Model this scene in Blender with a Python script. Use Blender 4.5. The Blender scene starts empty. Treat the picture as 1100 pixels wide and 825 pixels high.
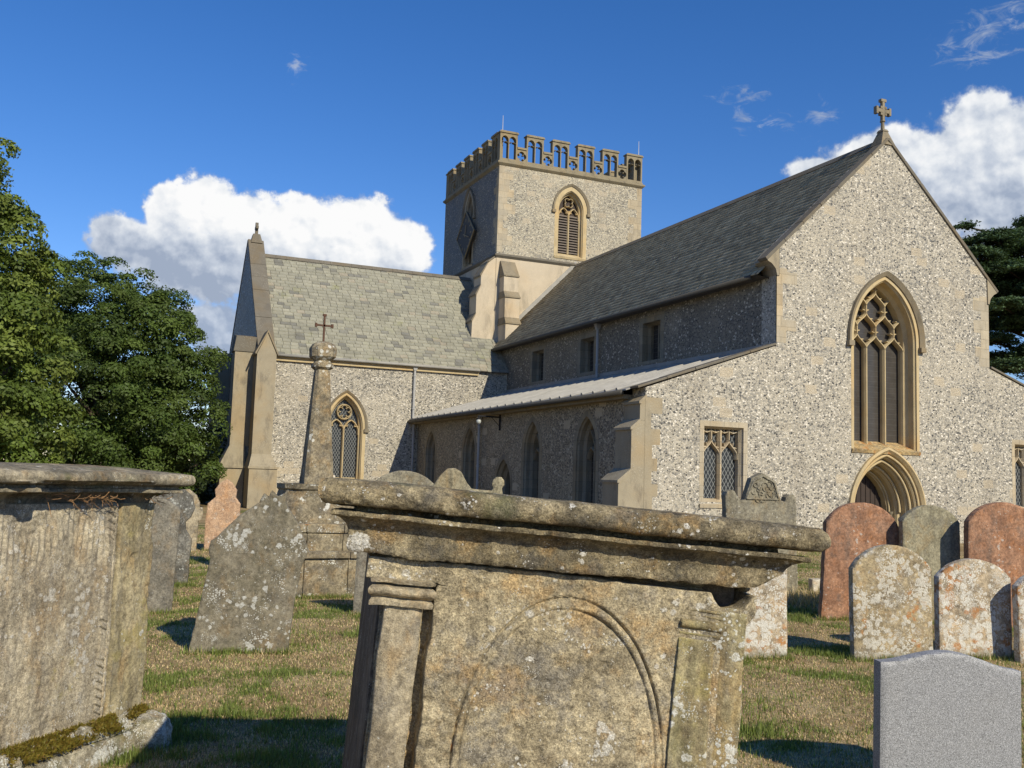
import bpy, bmesh, math, random
import numpy as np
from mathutils import Vector, Matrix
from mathutils.geometry import tessellate_polygon

random.seed(7)
rng = np.random.default_rng(7)
scene = bpy.context.scene
COL = scene.collection
R = math.radians

# ------------------------------------------------------------------ camera
cam_d = bpy.data.cameras.new('camera')
cam_d.sensor_width = 36.0
cam_d.lens = 34.04
cam_d.clip_end = 2000
cam_d.clip_start = 0.05
cam = bpy.data.objects.new('camera', cam_d)
COL.objects.link(cam)
CR = Vector((0.91690, -0.39786, 0.03163))
CU = Vector((-0.06705, -0.07542, 0.99489))
CF = Vector((0.39344, 0.91434, 0.09583))
cam.matrix_world = Matrix(((CR.x, CU.x, -CF.x, 0), (CR.y, CU.y, -CF.y, 0), (CR.z, CU.z, -CF.z, 1.4), (0, 0, 0, 1)))
scene.camera = cam

# ------------------------------------------------------------------ light and exposure
SUN_HEADING, SUN_EL = 168.0, 33.0          # heading clockwise from +Y
scene.view_settings.view_transform = 'Standard'
scene.view_settings.look = 'None'
scene.view_settings.gamma = 1.0
scene.view_settings.exposure = 0.08
scene.render.engine = 'CYCLES'
scene.cycles.use_denoising = True
scene.cycles.max_bounces = 6
scene.cycles.transparent_max_bounces = 8

sun_d = bpy.data.lights.new('sun', 'SUN')
sun_d.energy = 5.0
sun_d.angle = R(0.53)
sun_d.color = (1.0, 0.90, 0.70)
sun = bpy.data.objects.new('sun', sun_d)
COL.objects.link(sun)
_h, _e = R(SUN_HEADING), R(SUN_EL)
to_sun = Vector((math.sin(_h) * math.cos(_e), math.cos(_h) * math.cos(_e), math.sin(_e)))
sun.rotation_euler = (-to_sun).to_track_quat('-Z', 'Y').to_euler()
sun.location = to_sun * 60

SKY_STRENGTH = 0.085
CLOUDS = [('L', 3.05, 13.84, 1.3, 1.48), ('L', 5.12, 14.59, 1.7, 1.59), ('L', 7.52, 14.1, 2.25, 1.35), ('L', 10.81, 14.0, 2.75, 1.5), ('L', 13.8, 14.17, 2.4, 1.7), ('L', 16.43, 13.43, 1.8, 1.48), ('L', 1.2, 12.1, 2.0, 1.38), ('L', 4.96, 11.47, 3.75, 1.91), ('L', 9.37, 11.45, 4.0, 2.01), ('L', 14.18, 12.06, 3.0, 1.59), ('S', 3.3, 10.07, 1.3, 0.48), ('S', 5.16, 8.2, 2.6, 0.95), ('S', 6.77, 6.74, 2.0, 1.17), ('R', 49.36, 19.02, 2.0, 1.8), ('R', 51.5, 17.82, 3.0, 2.12), ('R', 46.43, 18.13, 2.25, 1.48), ('R', 42.99, 18.28, 2.0, 0.95), ('R', 40.96, 17.72, 1.8, 0.64), ('R', 49.68, 16.37, 3.75, 3.18), ('R', 51.87, 14.01, 3.0, 3.18), ('R', 46.89, 15.9, 2.5, 2.12), ('R', 44.98, 19.0, 1.0, 0.74)]
WISPS = [('W', 36.45, 21.92, 1.4, 0.53), ('W', 36.73, 20.67, 0.7, 0.64), ('W', 38.33, 20.48, 1.4, 0.42), ('W', 40.95, 20.41, 0.8, 0.95), ('W', 50.03, 23.97, 2.0, 0.95), ('W', 47.92, 23.38, 0.7, 0.74), ('W', 49.32, 22.64, 2.0, 0.42), ('W', 51.19, 24.76, 1.0, 0.53), ('W', 9.68, 22.76, 0.45, 0.85)]


class NT:
    """small helper round a node tree"""
    def __init__(self, nt):
        self.nt = nt
        nt.nodes.clear()

    def new(self, t, **kw):
        n = self.nt.nodes.new(t)
        for k, v in kw.items():
            setattr(n, k, v)
        return n

    def put(self, sock, v):
        if isinstance(v, bpy.types.NodeSocket):
            self.nt.links.new(v, sock)
        elif isinstance(v, (tuple, list)) and len(v) == 3 and sock.type == 'RGBA':
            sock.default_value = (*v, 1)
        else:
            sock.default_value = v

    def math(self, op, a, b=0.0, c=None, clamp=False):
        n = self.new('ShaderNodeMath', operation=op)
        n.use_clamp = clamp
        self.put(n.inputs[0], a)
        self.put(n.inputs[1], b)
        if c is not None:
            self.put(n.inputs[2], c)
        return n.outputs[0]

    def vmath(self, op, a, b=(0, 0, 0)):
        n = self.new('ShaderNodeVectorMath', operation=op)
        self.put(n.inputs[0], a)
        if op == 'SCALE':
            self.put(n.inputs['Scale'], b)
        else:
            self.put(n.inputs[1], b)
        return n.outputs['Value'] if op in ('LENGTH', 'DOT_PRODUCT') else n.outputs['Vector']

    def mapr(self, v, a, b, c=0.0, d=1.0, smooth=True):
        n = self.new('ShaderNodeMapRange')
        n.interpolation_type = 'SMOOTHSTEP' if smooth else 'LINEAR'
        for i, x in enumerate((v, a, b, c, d)):
            self.put(n.inputs[i], x)
        return n.outputs[0]

    def noise(self, vec, scale, detail=3.0, rough=0.55, dist=0.0, color=False):
        n = self.new('ShaderNodeTexNoise')
        self.put(n.inputs['Vector'], vec)
        n.inputs['Scale'].default_value = scale
        n.inputs['Detail'].default_value = detail
        n.inputs['Roughness'].default_value = rough
        n.inputs['Distortion'].default_value = dist
        return n.outputs['Color' if color else 'Fac']

    def vor(self, vec, scale, feature='F1', out='Distance', rnd=1.0):
        n = self.new('ShaderNodeTexVoronoi', feature=feature)
        self.put(n.inputs['Vector'], vec)
        n.inputs['Scale'].default_value = scale
        n.inputs['Randomness'].default_value = rnd
        return n.outputs[out]

    def ramp(self, fac, stops, const=False):
        n = self.new('ShaderNodeValToRGB')
        cr = n.color_ramp
        cr.interpolation = 'CONSTANT' if const else 'LINEAR'
        while len(cr.elements) < len(stops):
            cr.elements.new(0.5)
        for e, (p, c) in zip(cr.elements, stops):
            e.position = p
            e.color = (*c, 1)
        self.put(n.inputs[0], fac)
        return n.outputs[0]

    def mix(self, fac, a, b, blend='MIX'):
        n = self.new('ShaderNodeMix', data_type='RGBA', blend_type=blend)
        n.clamp_factor = True
        self.put(n.inputs[0], fac)
        self.put(n.inputs[6], a)
        self.put(n.inputs[7], b)
        return n.outputs[2]

    def obj(self):
        return self.new('ShaderNodeTexCoord').outputs['Object']

    def mapping(self, vec, scale=(1, 1, 1), rot=(0, 0, 0), loc=(0, 0, 0)):
        n = self.new('ShaderNodeMapping')
        self.put(n.inputs[0], vec)
        n.inputs['Scale'].default_value = scale
        n.inputs['Rotation'].default_value = rot
        n.inputs['Location'].default_value = loc
        return n.outputs[0]

    def sep(self, v):
        n = self.new('ShaderNodeSeparateXYZ')
        self.put(n.inputs[0], v)
        return n.outputs

    def comb(self, x, y, z):
        n = self.new('ShaderNodeCombineXYZ')
        for i, q in enumerate((x, y, z)):
            self.put(n.inputs[i], q)
        return n.outputs[0]

    def attr(self, name='tint'):
        n = self.new('ShaderNodeAttribute', attribute_name=name)
        return n.outputs['Color']

    def bump(self, h, strength, dist, normal=None):
        n = self.new('ShaderNodeBump')
        n.inputs['Strength'].default_value = strength
        n.inputs['Distance'].default_value = dist
        self.put(n.inputs['Height'], h)
        if normal is not None:
            self.put(n.inputs['Normal'], normal)
        return n.outputs[0]

    def out(self, color, rough=0.9, normal=None, spec=0.3, metal=0.0):
        b = self.new('ShaderNodeBsdfPrincipled')
        self.put(b.inputs['Base Color'], color)
        self.put(b.inputs['Roughness'], rough)
        b.inputs['Specular IOR Level'].default_value = spec
        b.inputs['Metallic'].default_value = metal
        if normal is not None:
            self.put(b.inputs['Normal'], normal)
        o = self.new('ShaderNodeOutputMaterial')
        self.nt.links.new(b.outputs[0], o.inputs[0])
        return b


def build_world():
    w = bpy.data.worlds.new('World')
    scene.world = w
    w.use_nodes = True
    t = NT(w.node_tree)
    sky = t.new('ShaderNodeTexSky', sky_type='NISHITA')
    sky.sun_disc = False
    sky.sun_elevation = R(SUN_EL)
    sky.sun_rotation = R(SUN_HEADING)
    sky.air_density = 1.0
    sky.dust_density = 0.0
    sky.ozone_density = 2.2
    gen = t.new('ShaderNodeTexCoord').outputs['Generated']
    dirn = t.vmath('NORMALIZE', gen)
    x, y, z = t.sep(dirn)
    az = t.math('MULTIPLY', t.math('ARCTAN2', x, y), 57.29578)
    el = t.math('MULTIPLY', t.math('ARCSINE', z), 57.29578)
    p = t.comb(az, el, 0.0)

    def field(blobs, pp):
        acc = None
        for (_, a, e, ra, re) in blobs:
            v = t.vmath('MULTIPLY', t.vmath('SUBTRACT', pp, (a, e, 0)), (0.87 / ra, 0.87 / re, 0))
            d = t.vmath('LENGTH', v)
            if acc is None:
                acc = d
            else:
                acc = t.math('SMOOTH_MIN', acc, d, 0.18)
        return acc
    n1 = t.noise(p, 0.42, 9, 0.60)
    n2 = t.noise(p, 1.5, 5, 0.55)
    nn = t.math('ADD', t.math('MULTIPLY', t.math('SUBTRACT', n1, 0.5), 1.9), t.math('MULTIPLY', t.math('SUBTRACT', n2, 0.5), 0.55))
    dL = field([b for b in CLOUDS if b[0] == 'L'], p)
    dR = field([b for b in CLOUDS if b[0] == 'R'], p)
    dS = field([b for b in CLOUDS if b[0] == 'S'], p)
    core = t.mapr(dL, 0.55, 1.0, 0.12, 0.85)
    mL = t.mapr(t.math('ADD', dL, t.math('MULTIPLY', nn, core)), 1.10, 0.78)
    mR = t.mapr(t.math('ADD', dR, t.math('MULTIPLY', nn, 0.85)), 1.1, 0.70)
    mS = t.math('MULTIPLY', t.mapr(t.math('ADD', dS, t.math('MULTIPLY', nn, 0.9)), 1.25, 0.6), 0.95)
    # relief of the billows: the side that faces the sun is whiter
    pb = t.vmath('ADD', p, (0.55, 0.75, 0))
    relief = t.math('SUBTRACT', t.noise(p, 0.55, 5, 0.5), t.noise(pb, 0.55, 5, 0.5))
    relief2 = t.math('SUBTRACT', t.noise(p, 1.6, 4, 0.5), t.noise(t.vmath('ADD', p, (0.16, 0.24, 0)), 1.6, 4, 0.5))
    rel = t.math('ADD', t.math('MULTIPLY', relief, 1.3), t.math('MULTIPLY', relief2, 0.5))
    hL = t.mapr(t.math('ADD', el, t.math('MULTIPLY', az, 0.10)), 11.4, 15.2)
    hR = t.mapr(el, 12.5, 19.5)
    lit = t.math('ADD', t.math('MAXIMUM', t.math('MULTIPLY', mL, hL), t.math('MULTIPLY', mR, t.math('MULTIPLY', hR, 0.62))), rel)
    lit = t.math('ADD', lit, 0.04, clamp=True)
    white = t.ramp(lit, [(0.0, (0.36, 0.43, 0.56)), (0.35, (0.58, 0.64, 0.74)), (0.7, (0.84, 0.87, 0.91)), (1.0, (1.0, 1.0, 1.0))])
    cl = t.vmath('SCALE', white, 0.92 / SKY_STRENGTH)
    # thin wisps
    dW = field(WISPS, p)
    nw = t.noise(t.mapping(p, (0.7, 1.5, 1), (0, 0, 0.6)), 0.9, 10, 0.68, 0.9)
    mW = t.math('MULTIPLY', t.mapr(t.math('ADD', dW, t.math('MULTIPLY', t.math('SUBTRACT', nw, 0.5), 5.5)), 0.9, -0.9), 0.75)
    m = t.math('MAXIMUM', t.math('MAXIMUM', mL, mR), t.math('MAXIMUM', mS, mW))
    # deepen the blue of a clean late summer sky
    hs = t.new('ShaderNodeHueSaturation')
    hs.inputs['Saturation'].default_value = 1.32
    hs.inputs['Value'].default_value = 1.5
    t.put(hs.inputs['Color'], sky.outputs[0])
    skyc = t.mix(1.0, hs.outputs[0], (0.76, 0.77, 0.98), 'MULTIPLY')
    c = t.mix(m, skyc, cl)
    bg = t.new('ShaderNodeBackground')
    t.put(bg.inputs[0], c)
    bg.inputs[1].default_value = SKY_STRENGTH
    o = t.new('ShaderNodeOutputWorld')
    t.nt.links.new(bg.outputs[0], o.inputs[0])


build_world()


# ------------------------------------------------------------------ materials
def mat(name):
    m = bpy.data.materials.new(name)
    m.use_nodes = True
    return m, NT(m.node_tree)


def m_flint(name, stops, mortar, scale=11.0, dirty=0.35, edge=0.12, blocks=0.06):
    m, t = mat(name)
    o = t.obj()
    wob = t.vmath('SCALE', t.vmath('SUBTRACT', t.noise(o, 7, 2, color=True), (0.5, 0.5, 0.5)), 0.06)
    p = t.vmath('ADD', o, wob)
    p = t.mapping(p, (1, 1, 1.25))
    ed = t.vor(p, scale, 'DISTANCE_TO_EDGE')
    colr = t.vor(p, scale, 'F1', 'Color')
    rnd = t.sep(colr)[0]
    rnd2 = t.sep(colr)[1]
    fl = t.ramp(rnd, stops, True)
    vary = t.noise(o, 60, 3, 0.7)
    fl = t.mix(0.35, fl, t.ramp(vary, [(0.3, (0.25, 0.25, 0.25)), (0.7, (0.9, 0.88, 0.84))]), 'OVERLAY')
    big = t.noise(o, 0.55, 4, 0.6)
    mw = t.math('ADD', edge * 0.55, t.math('MULTIPLY', t.mapr(big, 0.35, 0.75), edge))
    mask = t.mapr(ed, t.math('MULTIPLY', mw, 0.55), mw)
    mo = t.mix(t.noise(o, 3, 4, 0.6), tuple(c * 0.8 for c in mortar), tuple(min(1, c * 1.15) for c in mortar))
    c = t.mix(mask, mo, fl)
    if blocks:
        x, y, z = t.sep(t.vmath('ADD', o, t.vmath('SCALE', t.vmath('SUBTRACT', t.noise(o, 5, 3, color=True), (0.5, 0.5, 0.5)), 0.07)))
        br = t.new('ShaderNodeTexBrick')
        t.put(br.inputs['Vector'], t.comb(t.math('ADD', x, y), z, 0))
        for k_, v_ in (('Scale', 1.0), ('Brick Width', 0.40), ('Row Height', 0.25), ('Mortar Size', 0.012)):
            br.inputs[k_].default_value = v_
        br.inputs['Color1'].default_value = (0, 0, 0, 1)
        br.inputs['Color2'].default_value = (1, 1, 1, 1)
        br.inputs['Mortar'].default_value = (0, 0, 0, 1)
        pk = t.mapr(br.outputs['Color'], 1 - blocks, 1 - blocks * 0.9)
        pc = t.mix(t.noise(o, 9, 5, 0.65), (0.40, 0.34, 0.24), (0.56, 0.49, 0.37))
        c = t.mix(t.math('MULTIPLY', pk, 0.85), c, pc)
    st = t.noise(t.mapping(o, (1, 1, 0.45)), 0.9, 5, 0.65)
    c = t.mix(t.math('MULTIPLY', t.mapr(st, 0.50, 0.75), dirty), c, (0.13, 0.11, 0.085))
    lt = t.noise(t.mapping(o, (1, 1, 0.7), loc=(7, 3, 1)), 0.6, 4, 0.6)
    c = t.mix(t.math('MULTIPLY', t.mapr(lt, 0.55, 0.8), 0.35), c, (0.50, 0.44, 0.33))
    h = t.math('ADD', t.math('MULTIPLY', mask, t.math('ADD', 0.5, rnd2)), t.math('MULTIPLY', vary, 0.3))
    t.out(c, t.mapr(rnd, 0, 1, 0.45, 0.8), t.bump(h, 0.8, 0.018), 0.35)
    return m


def m_ashlar(name, base, stain=0.4, joints=True, sc=1.0, lichen=0.3):
    m, t = mat(name)
    o = t.obj()
    x, y, z = t.sep(o)
    c = t.mix(t.noise(o, 1.3 * sc, 5, 0.65), tuple(b * 0.72 for b in base), tuple(min(1, b * 1.2) for b in base))
    warm = t.noise(o, 0.5 * sc, 3, 0.5)
    c = t.mix(t.math('MULTIPLY', t.mapr(warm, 0.45, 0.7), 0.5), c, (base[0] * 1.05, base[1] * 0.86, base[2] * 0.6))
    h = t.noise(o, 30, 5, 0.65)
    if joints:
        br = t.new('ShaderNodeTexBrick')
        t.put(br.inputs['Vector'], t.comb(t.math('ADD', x, y), z, 0))
        br.inputs['Scale'].default_value = 1.0
        br.inputs['Brick Width'].default_value = 0.42
        br.inputs['Row Height'].default_value = 0.27
        br.inputs['Mortar Size'].default_value = 0.006
        br.inputs['Color1'].default_value = (0.8, 0.8, 0.8, 1)
        br.inputs['Color2'].default_value = (1.12, 1.08, 1.0, 1)
        br.inputs['Mortar'].default_value = (0.62, 0.6, 0.56, 1)
        c = t.mix(0.75, c, br.outputs['Color'], 'MULTIPLY')
        h = t.math('SUBTRACT', h, t.math('MULTIPLY', br.outputs['Fac'], 0.8))
    s = t.noise(t.mapping(o, (1, 1, 0.35)), 1.7 * sc, 6, 0.7)
    c = t.mix(t.math('MULTIPLY', t.mapr(s, 0.48, 0.72), stain), c, (0.10, 0.09, 0.075))
    lv = t.math('ADD', t.vor(o, 14 * sc), t.math('MULTIPLY', t.noise(o, 40, 3, 0.6), 0.25))
    lm = t.math('MULTIPLY', t.mapr(lv, 0.36, 0.28), t.mapr(t.noise(o, 1.1, 4, 0.6), 0.5, 0.62))
    c = t.mix(t.math('MULTIPLY', lm, lichen), c, (0.62, 0.60, 0.52))
    c = t.mix(0.25, c, t.ramp(t.noise(o, 90, 3, 0.7), [(0.3, (0.2, 0.2, 0.2)), (0.7, (0.85, 0.85, 0.85))]), 'OVERLAY')
    t.out(c, 0.92, t.bump(h, 0.5, 0.012), 0.2)
    return m


def m_stone(name, a, b, dark=(0.05, 0.045, 0.035), dark_amt=0.5, white=0.3, orange=0.0, yellow=0.0, sc=1.0,
            streak=0.0, seed=0.0, spot=1.0, bump=0.6, green=0.0, wcol=(0.66, 0.66, 0.60), speck=0.35, lowdark=0.0, bd=0.006, tone=0.45, mott=0.7):
    """weathered gravestone: two base tones, dirt, crusts of white, orange and yellow lichen"""
    m, t = mat(name)
    o = t.mapping(t.obj(), loc=(seed * 3.1, seed * 1.7, seed * 0.9))
    q = t.mapping(o, (1, 1, 1 - 0.85 * streak)) if streak else o
    c = t.mix(t.mapr(t.noise(q, 2.3 * sc, 6, 0.62), 0.38, 0.62), a, b)
    c = t.mix(t.mapr(t.noise(q, 9 * sc, 5, 0.65), 0.44, 0.66), c, t.mix(0.5, c, tuple(min(1, v * 1.5) for v in b)))
    dk = t.mapr(t.noise(t.mapping(q, loc=(4, 1, 2)), 3.4 * sc, 7, 0.68), 0.43, 0.63)
    c = t.mix(t.math('MULTIPLY', dk, dark_amt), c, dark)
    dk2 = t.mapr(t.noise(t.mapping(o, loc=(1, 8, 2)), 16 * sc, 5, 0.68), 0.50, 0.66)
    c = t.mix(t.math('MULTIPLY', dk2, dark_amt * 0.7), c, dark)
    rough_n = t.noise(o, 45 * sc, 5, 0.7)
    edge = t.math('MULTIPLY', t.math('ADD', t.math('SUBTRACT', rough_n, 0.5), t.math('MULTIPLY', t.math('SUBTRACT', t.noise(o, 11 * sc, 4, 0.6), 0.5), 0.9)), 0.75)
    hsum = t.math('MULTIPLY', rough_n, 0.6)

    def crust(c, hsum, amt, scale, col, off, zone_sc, thr=0.34, soft=0.07, op=1.0):
        p = t.mapping(o, loc=(off, off * 0.7, off * 1.3))
        d = t.math('ADD', t.vor(p, scale * sc * spot), edge)
        zone = t.noise(p, zone_sc * sc, 5, 0.65)
        lim = t.mapr(zone, 0.60 - 0.26 * amt, 0.76 - 0.26 * amt, 0.0, thr + 0.35 * amt, False)
        k = t.mapr(d, lim, t.math('SUBTRACT', lim, soft))
        k = t.math('MULTIPLY', k, t.mapr(rough_n, 0.3, 0.6, 0.35 * op, op))
        cc = t.mix(t.noise(p, 60 * sc, 3, 0.6), tuple(v * 0.72 for v in col), col)
        return t.mix(k, c, cc), t.math('ADD', hsum, t.math('MULTIPLY', k, 0.25))
    oc = t.mapr(t.noise(t.mapping(q, loc=(7, 2, 5)), 4.5 * sc, 6, 0.66), 0.50, 0.66)
    c = t.mix(t.math('MULTIPLY', oc, tone), c, (b[0] * 1.05, b[1] * 0.80, b[2] * 0.52))
    gy = t.mapr(t.noise(t.mapping(q, loc=(2, 9, 4)), 5.5 * sc, 6, 0.68), 0.50, 0.64)
    c = t.mix(t.math('MULTIPLY', gy, tone * 0.8), c, (a[1] * 0.72, a[1] * 0.70, a[1] * 0.66))
    cm = t.mapr(t.noise(t.mapping(q, loc=(6, 6, 1)), 7 * sc, 6, 0.68), 0.54, 0.68)
    c = t.mix(t.math('MULTIPLY', cm, tone * 0.9), c, tuple(min(1, v * 1.45) for v in b))
    pits = t.mapr(t.math('ADD', t.vor(o, 70 * sc), t.math('MULTIPLY', t.noise(o, 9 * sc, 4, .6), .5)), 0.42, 0.30)
    c = t.mix(t.math('MULTIPLY', pits, dark_amt * 0.8), c, dark)
    mt = t.noise(t.mapping(o, loc=(5, 4, 8)), 30 * sc, 6, 0.72)
    c = t.mix(min(1.0, mott), c, t.ramp(mt, [(0.36, (0.40, 0.38, 0.35)), (0.50, (0.88, 0.87, 0.85)), (0.64, (1.28, 1.25, 1.18))]), 'MULTIPLY')
    if green > 0:
        g = t.mapr(t.noise(t.mapping(q, loc=(3, 3, 9)), 2.0 * sc, 6, 0.65), 0.62 - 0.3 * green, 0.85 - 0.3 * green)
        c = t.mix(t.math('MULTIPLY', g, 0.75), c, (0.13, 0.14, 0.06))
    if yellow > 0:
        c, hsum = crust(c, hsum, yellow, 7, (0.36, 0.31, 0.12), 2.0, 1.7, 0.65, 0.5, 0.7)
    if orange > 0:
        c, hsum = crust(c, hsum, orange, 9, (0.46, 0.20, 0.06), 5.0, 2.2, 0.55, 0.25, 0.85)
    if white > 0:
        c, hsum = crust(c, hsum, white, 13, wcol, 9.0, 2.6)
        c, hsum = crust(c, hsum, white * 0.9, 42, tuple(min(1, v * 1.08) for v in wcol), 13.0, 4.0)
        c, hsum = crust(c, hsum, white * 0.8, 110, wcol, 17.0, 5.0)
    c = t.mix(speck * 0.6, c, t.ramp(t.noise(o, 330 * sc, 2, 0.7), [(0.38, (0.2, 0.2, 0.2)), (0.62, (0.8, 0.8, 0.8))]), 'OVERLAY')
    c = t.mix(speck, c, t.ramp(t.noise(o, 110 * sc, 4, 0.75), [(0.36, (0.14, 0.14, 0.14)), (0.64, (0.86, 0.86, 0.86))]), 'OVERLAY')
    if lowdark:
        z = t.sep(t.obj())[2]
        k = t.mapr(t.math('ADD', z, t.math('MULTIPLY', t.noise(o, 5, 4, 0.6), 0.16)), 0.16, 0.04)
        c = t.mix(t.math('MULTIPLY', k, lowdark), c, (0.24, 0.21, 0.15))
    hsum = t.math('ADD', hsum, t.math('MULTIPLY', t.noise(o, 14 * sc, 6, 0.65), 1.1))
    hsum = t.math('SUBTRACT', t.math('ADD', hsum, t.math('MULTIPLY', t.noise(o, 150 * sc, 4, 0.7), 0.5)), t.math('MULTIPLY', pits, 0.35))
    t.out(c, 0.93, t.bump(hsum, bump, bd), 0.18)
    return m


def m_plain(name, col, rough=0.7, var=0.25, sc=6.0, metal=0.0, spec=0.4, bump=0.2):
    m, t = mat(name)
    o = t.obj()
    n = t.noise(o, sc, 5, 0.65)
    c = t.mix(n, tuple(v * (1 - var) for v in col), tuple(min(1, v * (1 + var)) for v in col))
    t.out(c, rough, t.bump(t.noise(o, sc * 6, 4, 0.6), bump, 0.004), spec, metal)
    return m


def m_tinted(name, rough=0.85, bump=0.4, sc=9.0, lichen=0.0, spec=0.3):
    """colour per slate from the mesh's own attribute, with weathering on top"""
    m, t = mat(name)
    o = t.obj()
    c = t.attr()
    n = t.noise(o, sc, 5, 0.7)
    c = t.mix(0.45, c, t.ramp(n, [(0.25, (0.28, 0.28, 0.28)), (0.75, (0.75, 0.75, 0.75))]), 'OVERLAY')
    st = t.noise(o, 0.8, 5, 0.65)
    c = t.mix(t.math('MULTIPLY', t.mapr(st, 0.5, 0.75), 0.4), c, (0.07, 0.068, 0.055))
    if lichen:
        g = t.mapr(t.noise(t.mapping(o, (1.2, 1, 1)), 1.0, 6, 0.7), 0.56, 0.74)
        c = t.mix(t.math('MULTIPLY', g, lichen), c, (0.24, 0.25, 0.09))
        w = t.mapr(t.noise(o, 26, 4, 0.7), 0.62, 0.72)
        c = t.mix(t.math('MULTIPLY', w, 0.5), c, (0.45, 0.44, 0.38))
    t.out(c, rough, t.bump(t.noise(o, 50, 4, 0.65), bump, 0.006), spec)
    return m


def m_leaf(name, trans=0.35, gl=0.45):
    m, t = mat(name)
    c = t.attr()
    d = t.new('ShaderNodeBsdfPrincipled')
    t.put(d.inputs['Base Color'], c)
    d.inputs['Roughness'].default_value = gl
    d.inputs['Specular IOR Level'].default_value = 0.35
    tr = t.new('ShaderNodeBsdfTranslucent')
    t.put(tr.inputs[0], t.mix(1.0, c, (1.3, 1.25, 0.5), 'MULTIPLY'))
    mx = t.new('ShaderNodeMixShader')
    mx.inputs[0].default_value = trans
    t.nt.links.new(d.outputs[0], mx.inputs[1])
    t.nt.links.new(tr.outputs[0], mx.inputs[2])
    o = t.new('ShaderNodeOutputMaterial')
    t.nt.links.new(mx.outputs[0], o.inputs[0])
    return m


def m_glass(name, diamond=True, col=(0.016, 0.018, 0.02), axis='x'):
    """old window glass; the leading runs through it as thin pale diamonds or courses"""
    m, t = mat(name)
    o = t.obj()
    x, y, z = t.sep(o)
    u = t.math('ADD', x, y)
    if diamond:
        k = None
        for s in (1, -1):
            v = t.math('ADD', t.math('MULTIPLY', u, 1.0), t.math('MULTIPLY', z, 0.58 * s))
            f = t.math('FRACT', t.math('MULTIPLY', v, 9.3))
            d = t.math('ABSOLUTE', t.math('SUBTRACT', f, 0.5))
            q = t.mapr(d, 0.40, 0.46)
            k = q if k is None else t.math('MAXIMUM', k, q)
        lead = (0.20, 0.21, 0.21)
    else:
        f = t.math('FRACT', t.math('MULTIPLY', z, 7.0))
        k = t.math('MULTIPLY', t.mapr(t.math('ABSOLUTE', t.math('SUBTRACT', f, 0.5)), 0.42, 0.48), 0.3)
        lead = (0.08, 0.08, 0.08)
    n = t.noise(o, 5, 3, 0.6)
    c = t.mix(n, col, tuple(v * 2.4 for v in col))
    c = t.mix(k, c, lead)
    b = t.out(c, t.mapr(k, 0, 1, 0.25, 0.6), t.bump(t.noise(o, 4, 2), 0.25, 0.02), 0.25)
    return m


M = {}
_W = (0.60, 0.57, 0.51)
M['flint'] = m_flint('flint_wall', [(0.0, (0.06, 0.06, 0.06)), (0.09, (0.15, 0.147, 0.138)), (0.22, (0.25, 0.24, 0.212)), (0.42, (0.345, 0.325, 0.275)), (0.64, (0.45, 0.42, 0.355)), (0.88, (0.64, 0.60, 0.52))], (0.47, 0.425, 0.335), 19.0, 0.3)
M['flint_tower'] = m_flint('flint_tower_wall', [(0.0, (0.10, 0.097, 0.09)), (0.08, (0.21, 0.20, 0.172)), (0.26, (0.30, 0.28, 0.225)), (0.48, (0.40, 0.37, 0.29)), (0.78, (0.53, 0.49, 0.39))], (0.48, 0.42, 0.31), 18.0, 0.35)
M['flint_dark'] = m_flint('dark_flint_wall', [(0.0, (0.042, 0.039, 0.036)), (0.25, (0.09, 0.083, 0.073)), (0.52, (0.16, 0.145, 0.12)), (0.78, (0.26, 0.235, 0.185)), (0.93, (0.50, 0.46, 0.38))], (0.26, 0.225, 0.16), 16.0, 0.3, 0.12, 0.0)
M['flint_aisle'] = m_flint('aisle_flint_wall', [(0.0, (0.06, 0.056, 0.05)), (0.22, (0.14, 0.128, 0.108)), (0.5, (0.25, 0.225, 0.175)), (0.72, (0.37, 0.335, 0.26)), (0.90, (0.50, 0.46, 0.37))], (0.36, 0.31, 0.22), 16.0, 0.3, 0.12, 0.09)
M['render'] = m_ashlar('roughcast_plaster', (0.50, 0.43, 0.325), 0.4, False, 1.0, 0.2)
M['ashlar'] = m_ashlar('limestone_ashlar', (0.41, 0.355, 0.26), 0.6)
M['ashlar_pale'] = m_ashlar('pale_limestone', (0.42, 0.375, 0.29), 0.3, True, 2.0, 0.1)
M['yellow_stone'] = m_ashlar('yellow_bath_stone', (0.47, 0.38, 0.225), 0.3, False, 2.0, 0.15)
M['weathered'] = m_ashlar('weathered_coping_stone', (0.24, 0.205, 0.145), 0.7, False, 2.0, 0.5)
M['parapet'] = m_ashlar('weathered_parapet_stone', (0.25, 0.215, 0.145), 0.7, False, 2.0, 0.5)
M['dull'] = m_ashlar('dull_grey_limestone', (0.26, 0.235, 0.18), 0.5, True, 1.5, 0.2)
M['buttress'] = m_ashlar('stained_buttress_stone', (0.31, 0.27, 0.195), 0.6, False, 1.6, 0.3)
M['coping'] = m_ashlar('dark_weathered_coping', (0.155, 0.14, 0.112), 0.5, False, 2.0, 0.45)
M['gilt'] = m_plain('faded_gilding', (0.26, 0.20, 0.11), 0.7, 0.3)
M['ochre'] = m_stone('ochre_stained_sill', (0.40, 0.28, 0.13), (0.5, 0.38, 0.2), orange=0.6, white=0.1)
M['slate_old'] = m_tinted('stone_slates', 0.8, 0.5, 9, 0.5)
M['slate_dark'] = m_tinted('dark_slates', 0.8, 0.5, 7, 0.12)
M['roof_deck'] = m_plain('roof_boarding', (0.06, 0.055, 0.05), 0.9)
M['lead'] = m_plain('lead_sheet', (0.30, 0.29, 0.265), 0.7, 0.4, 2.5, 0.0, 0.2)
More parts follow.
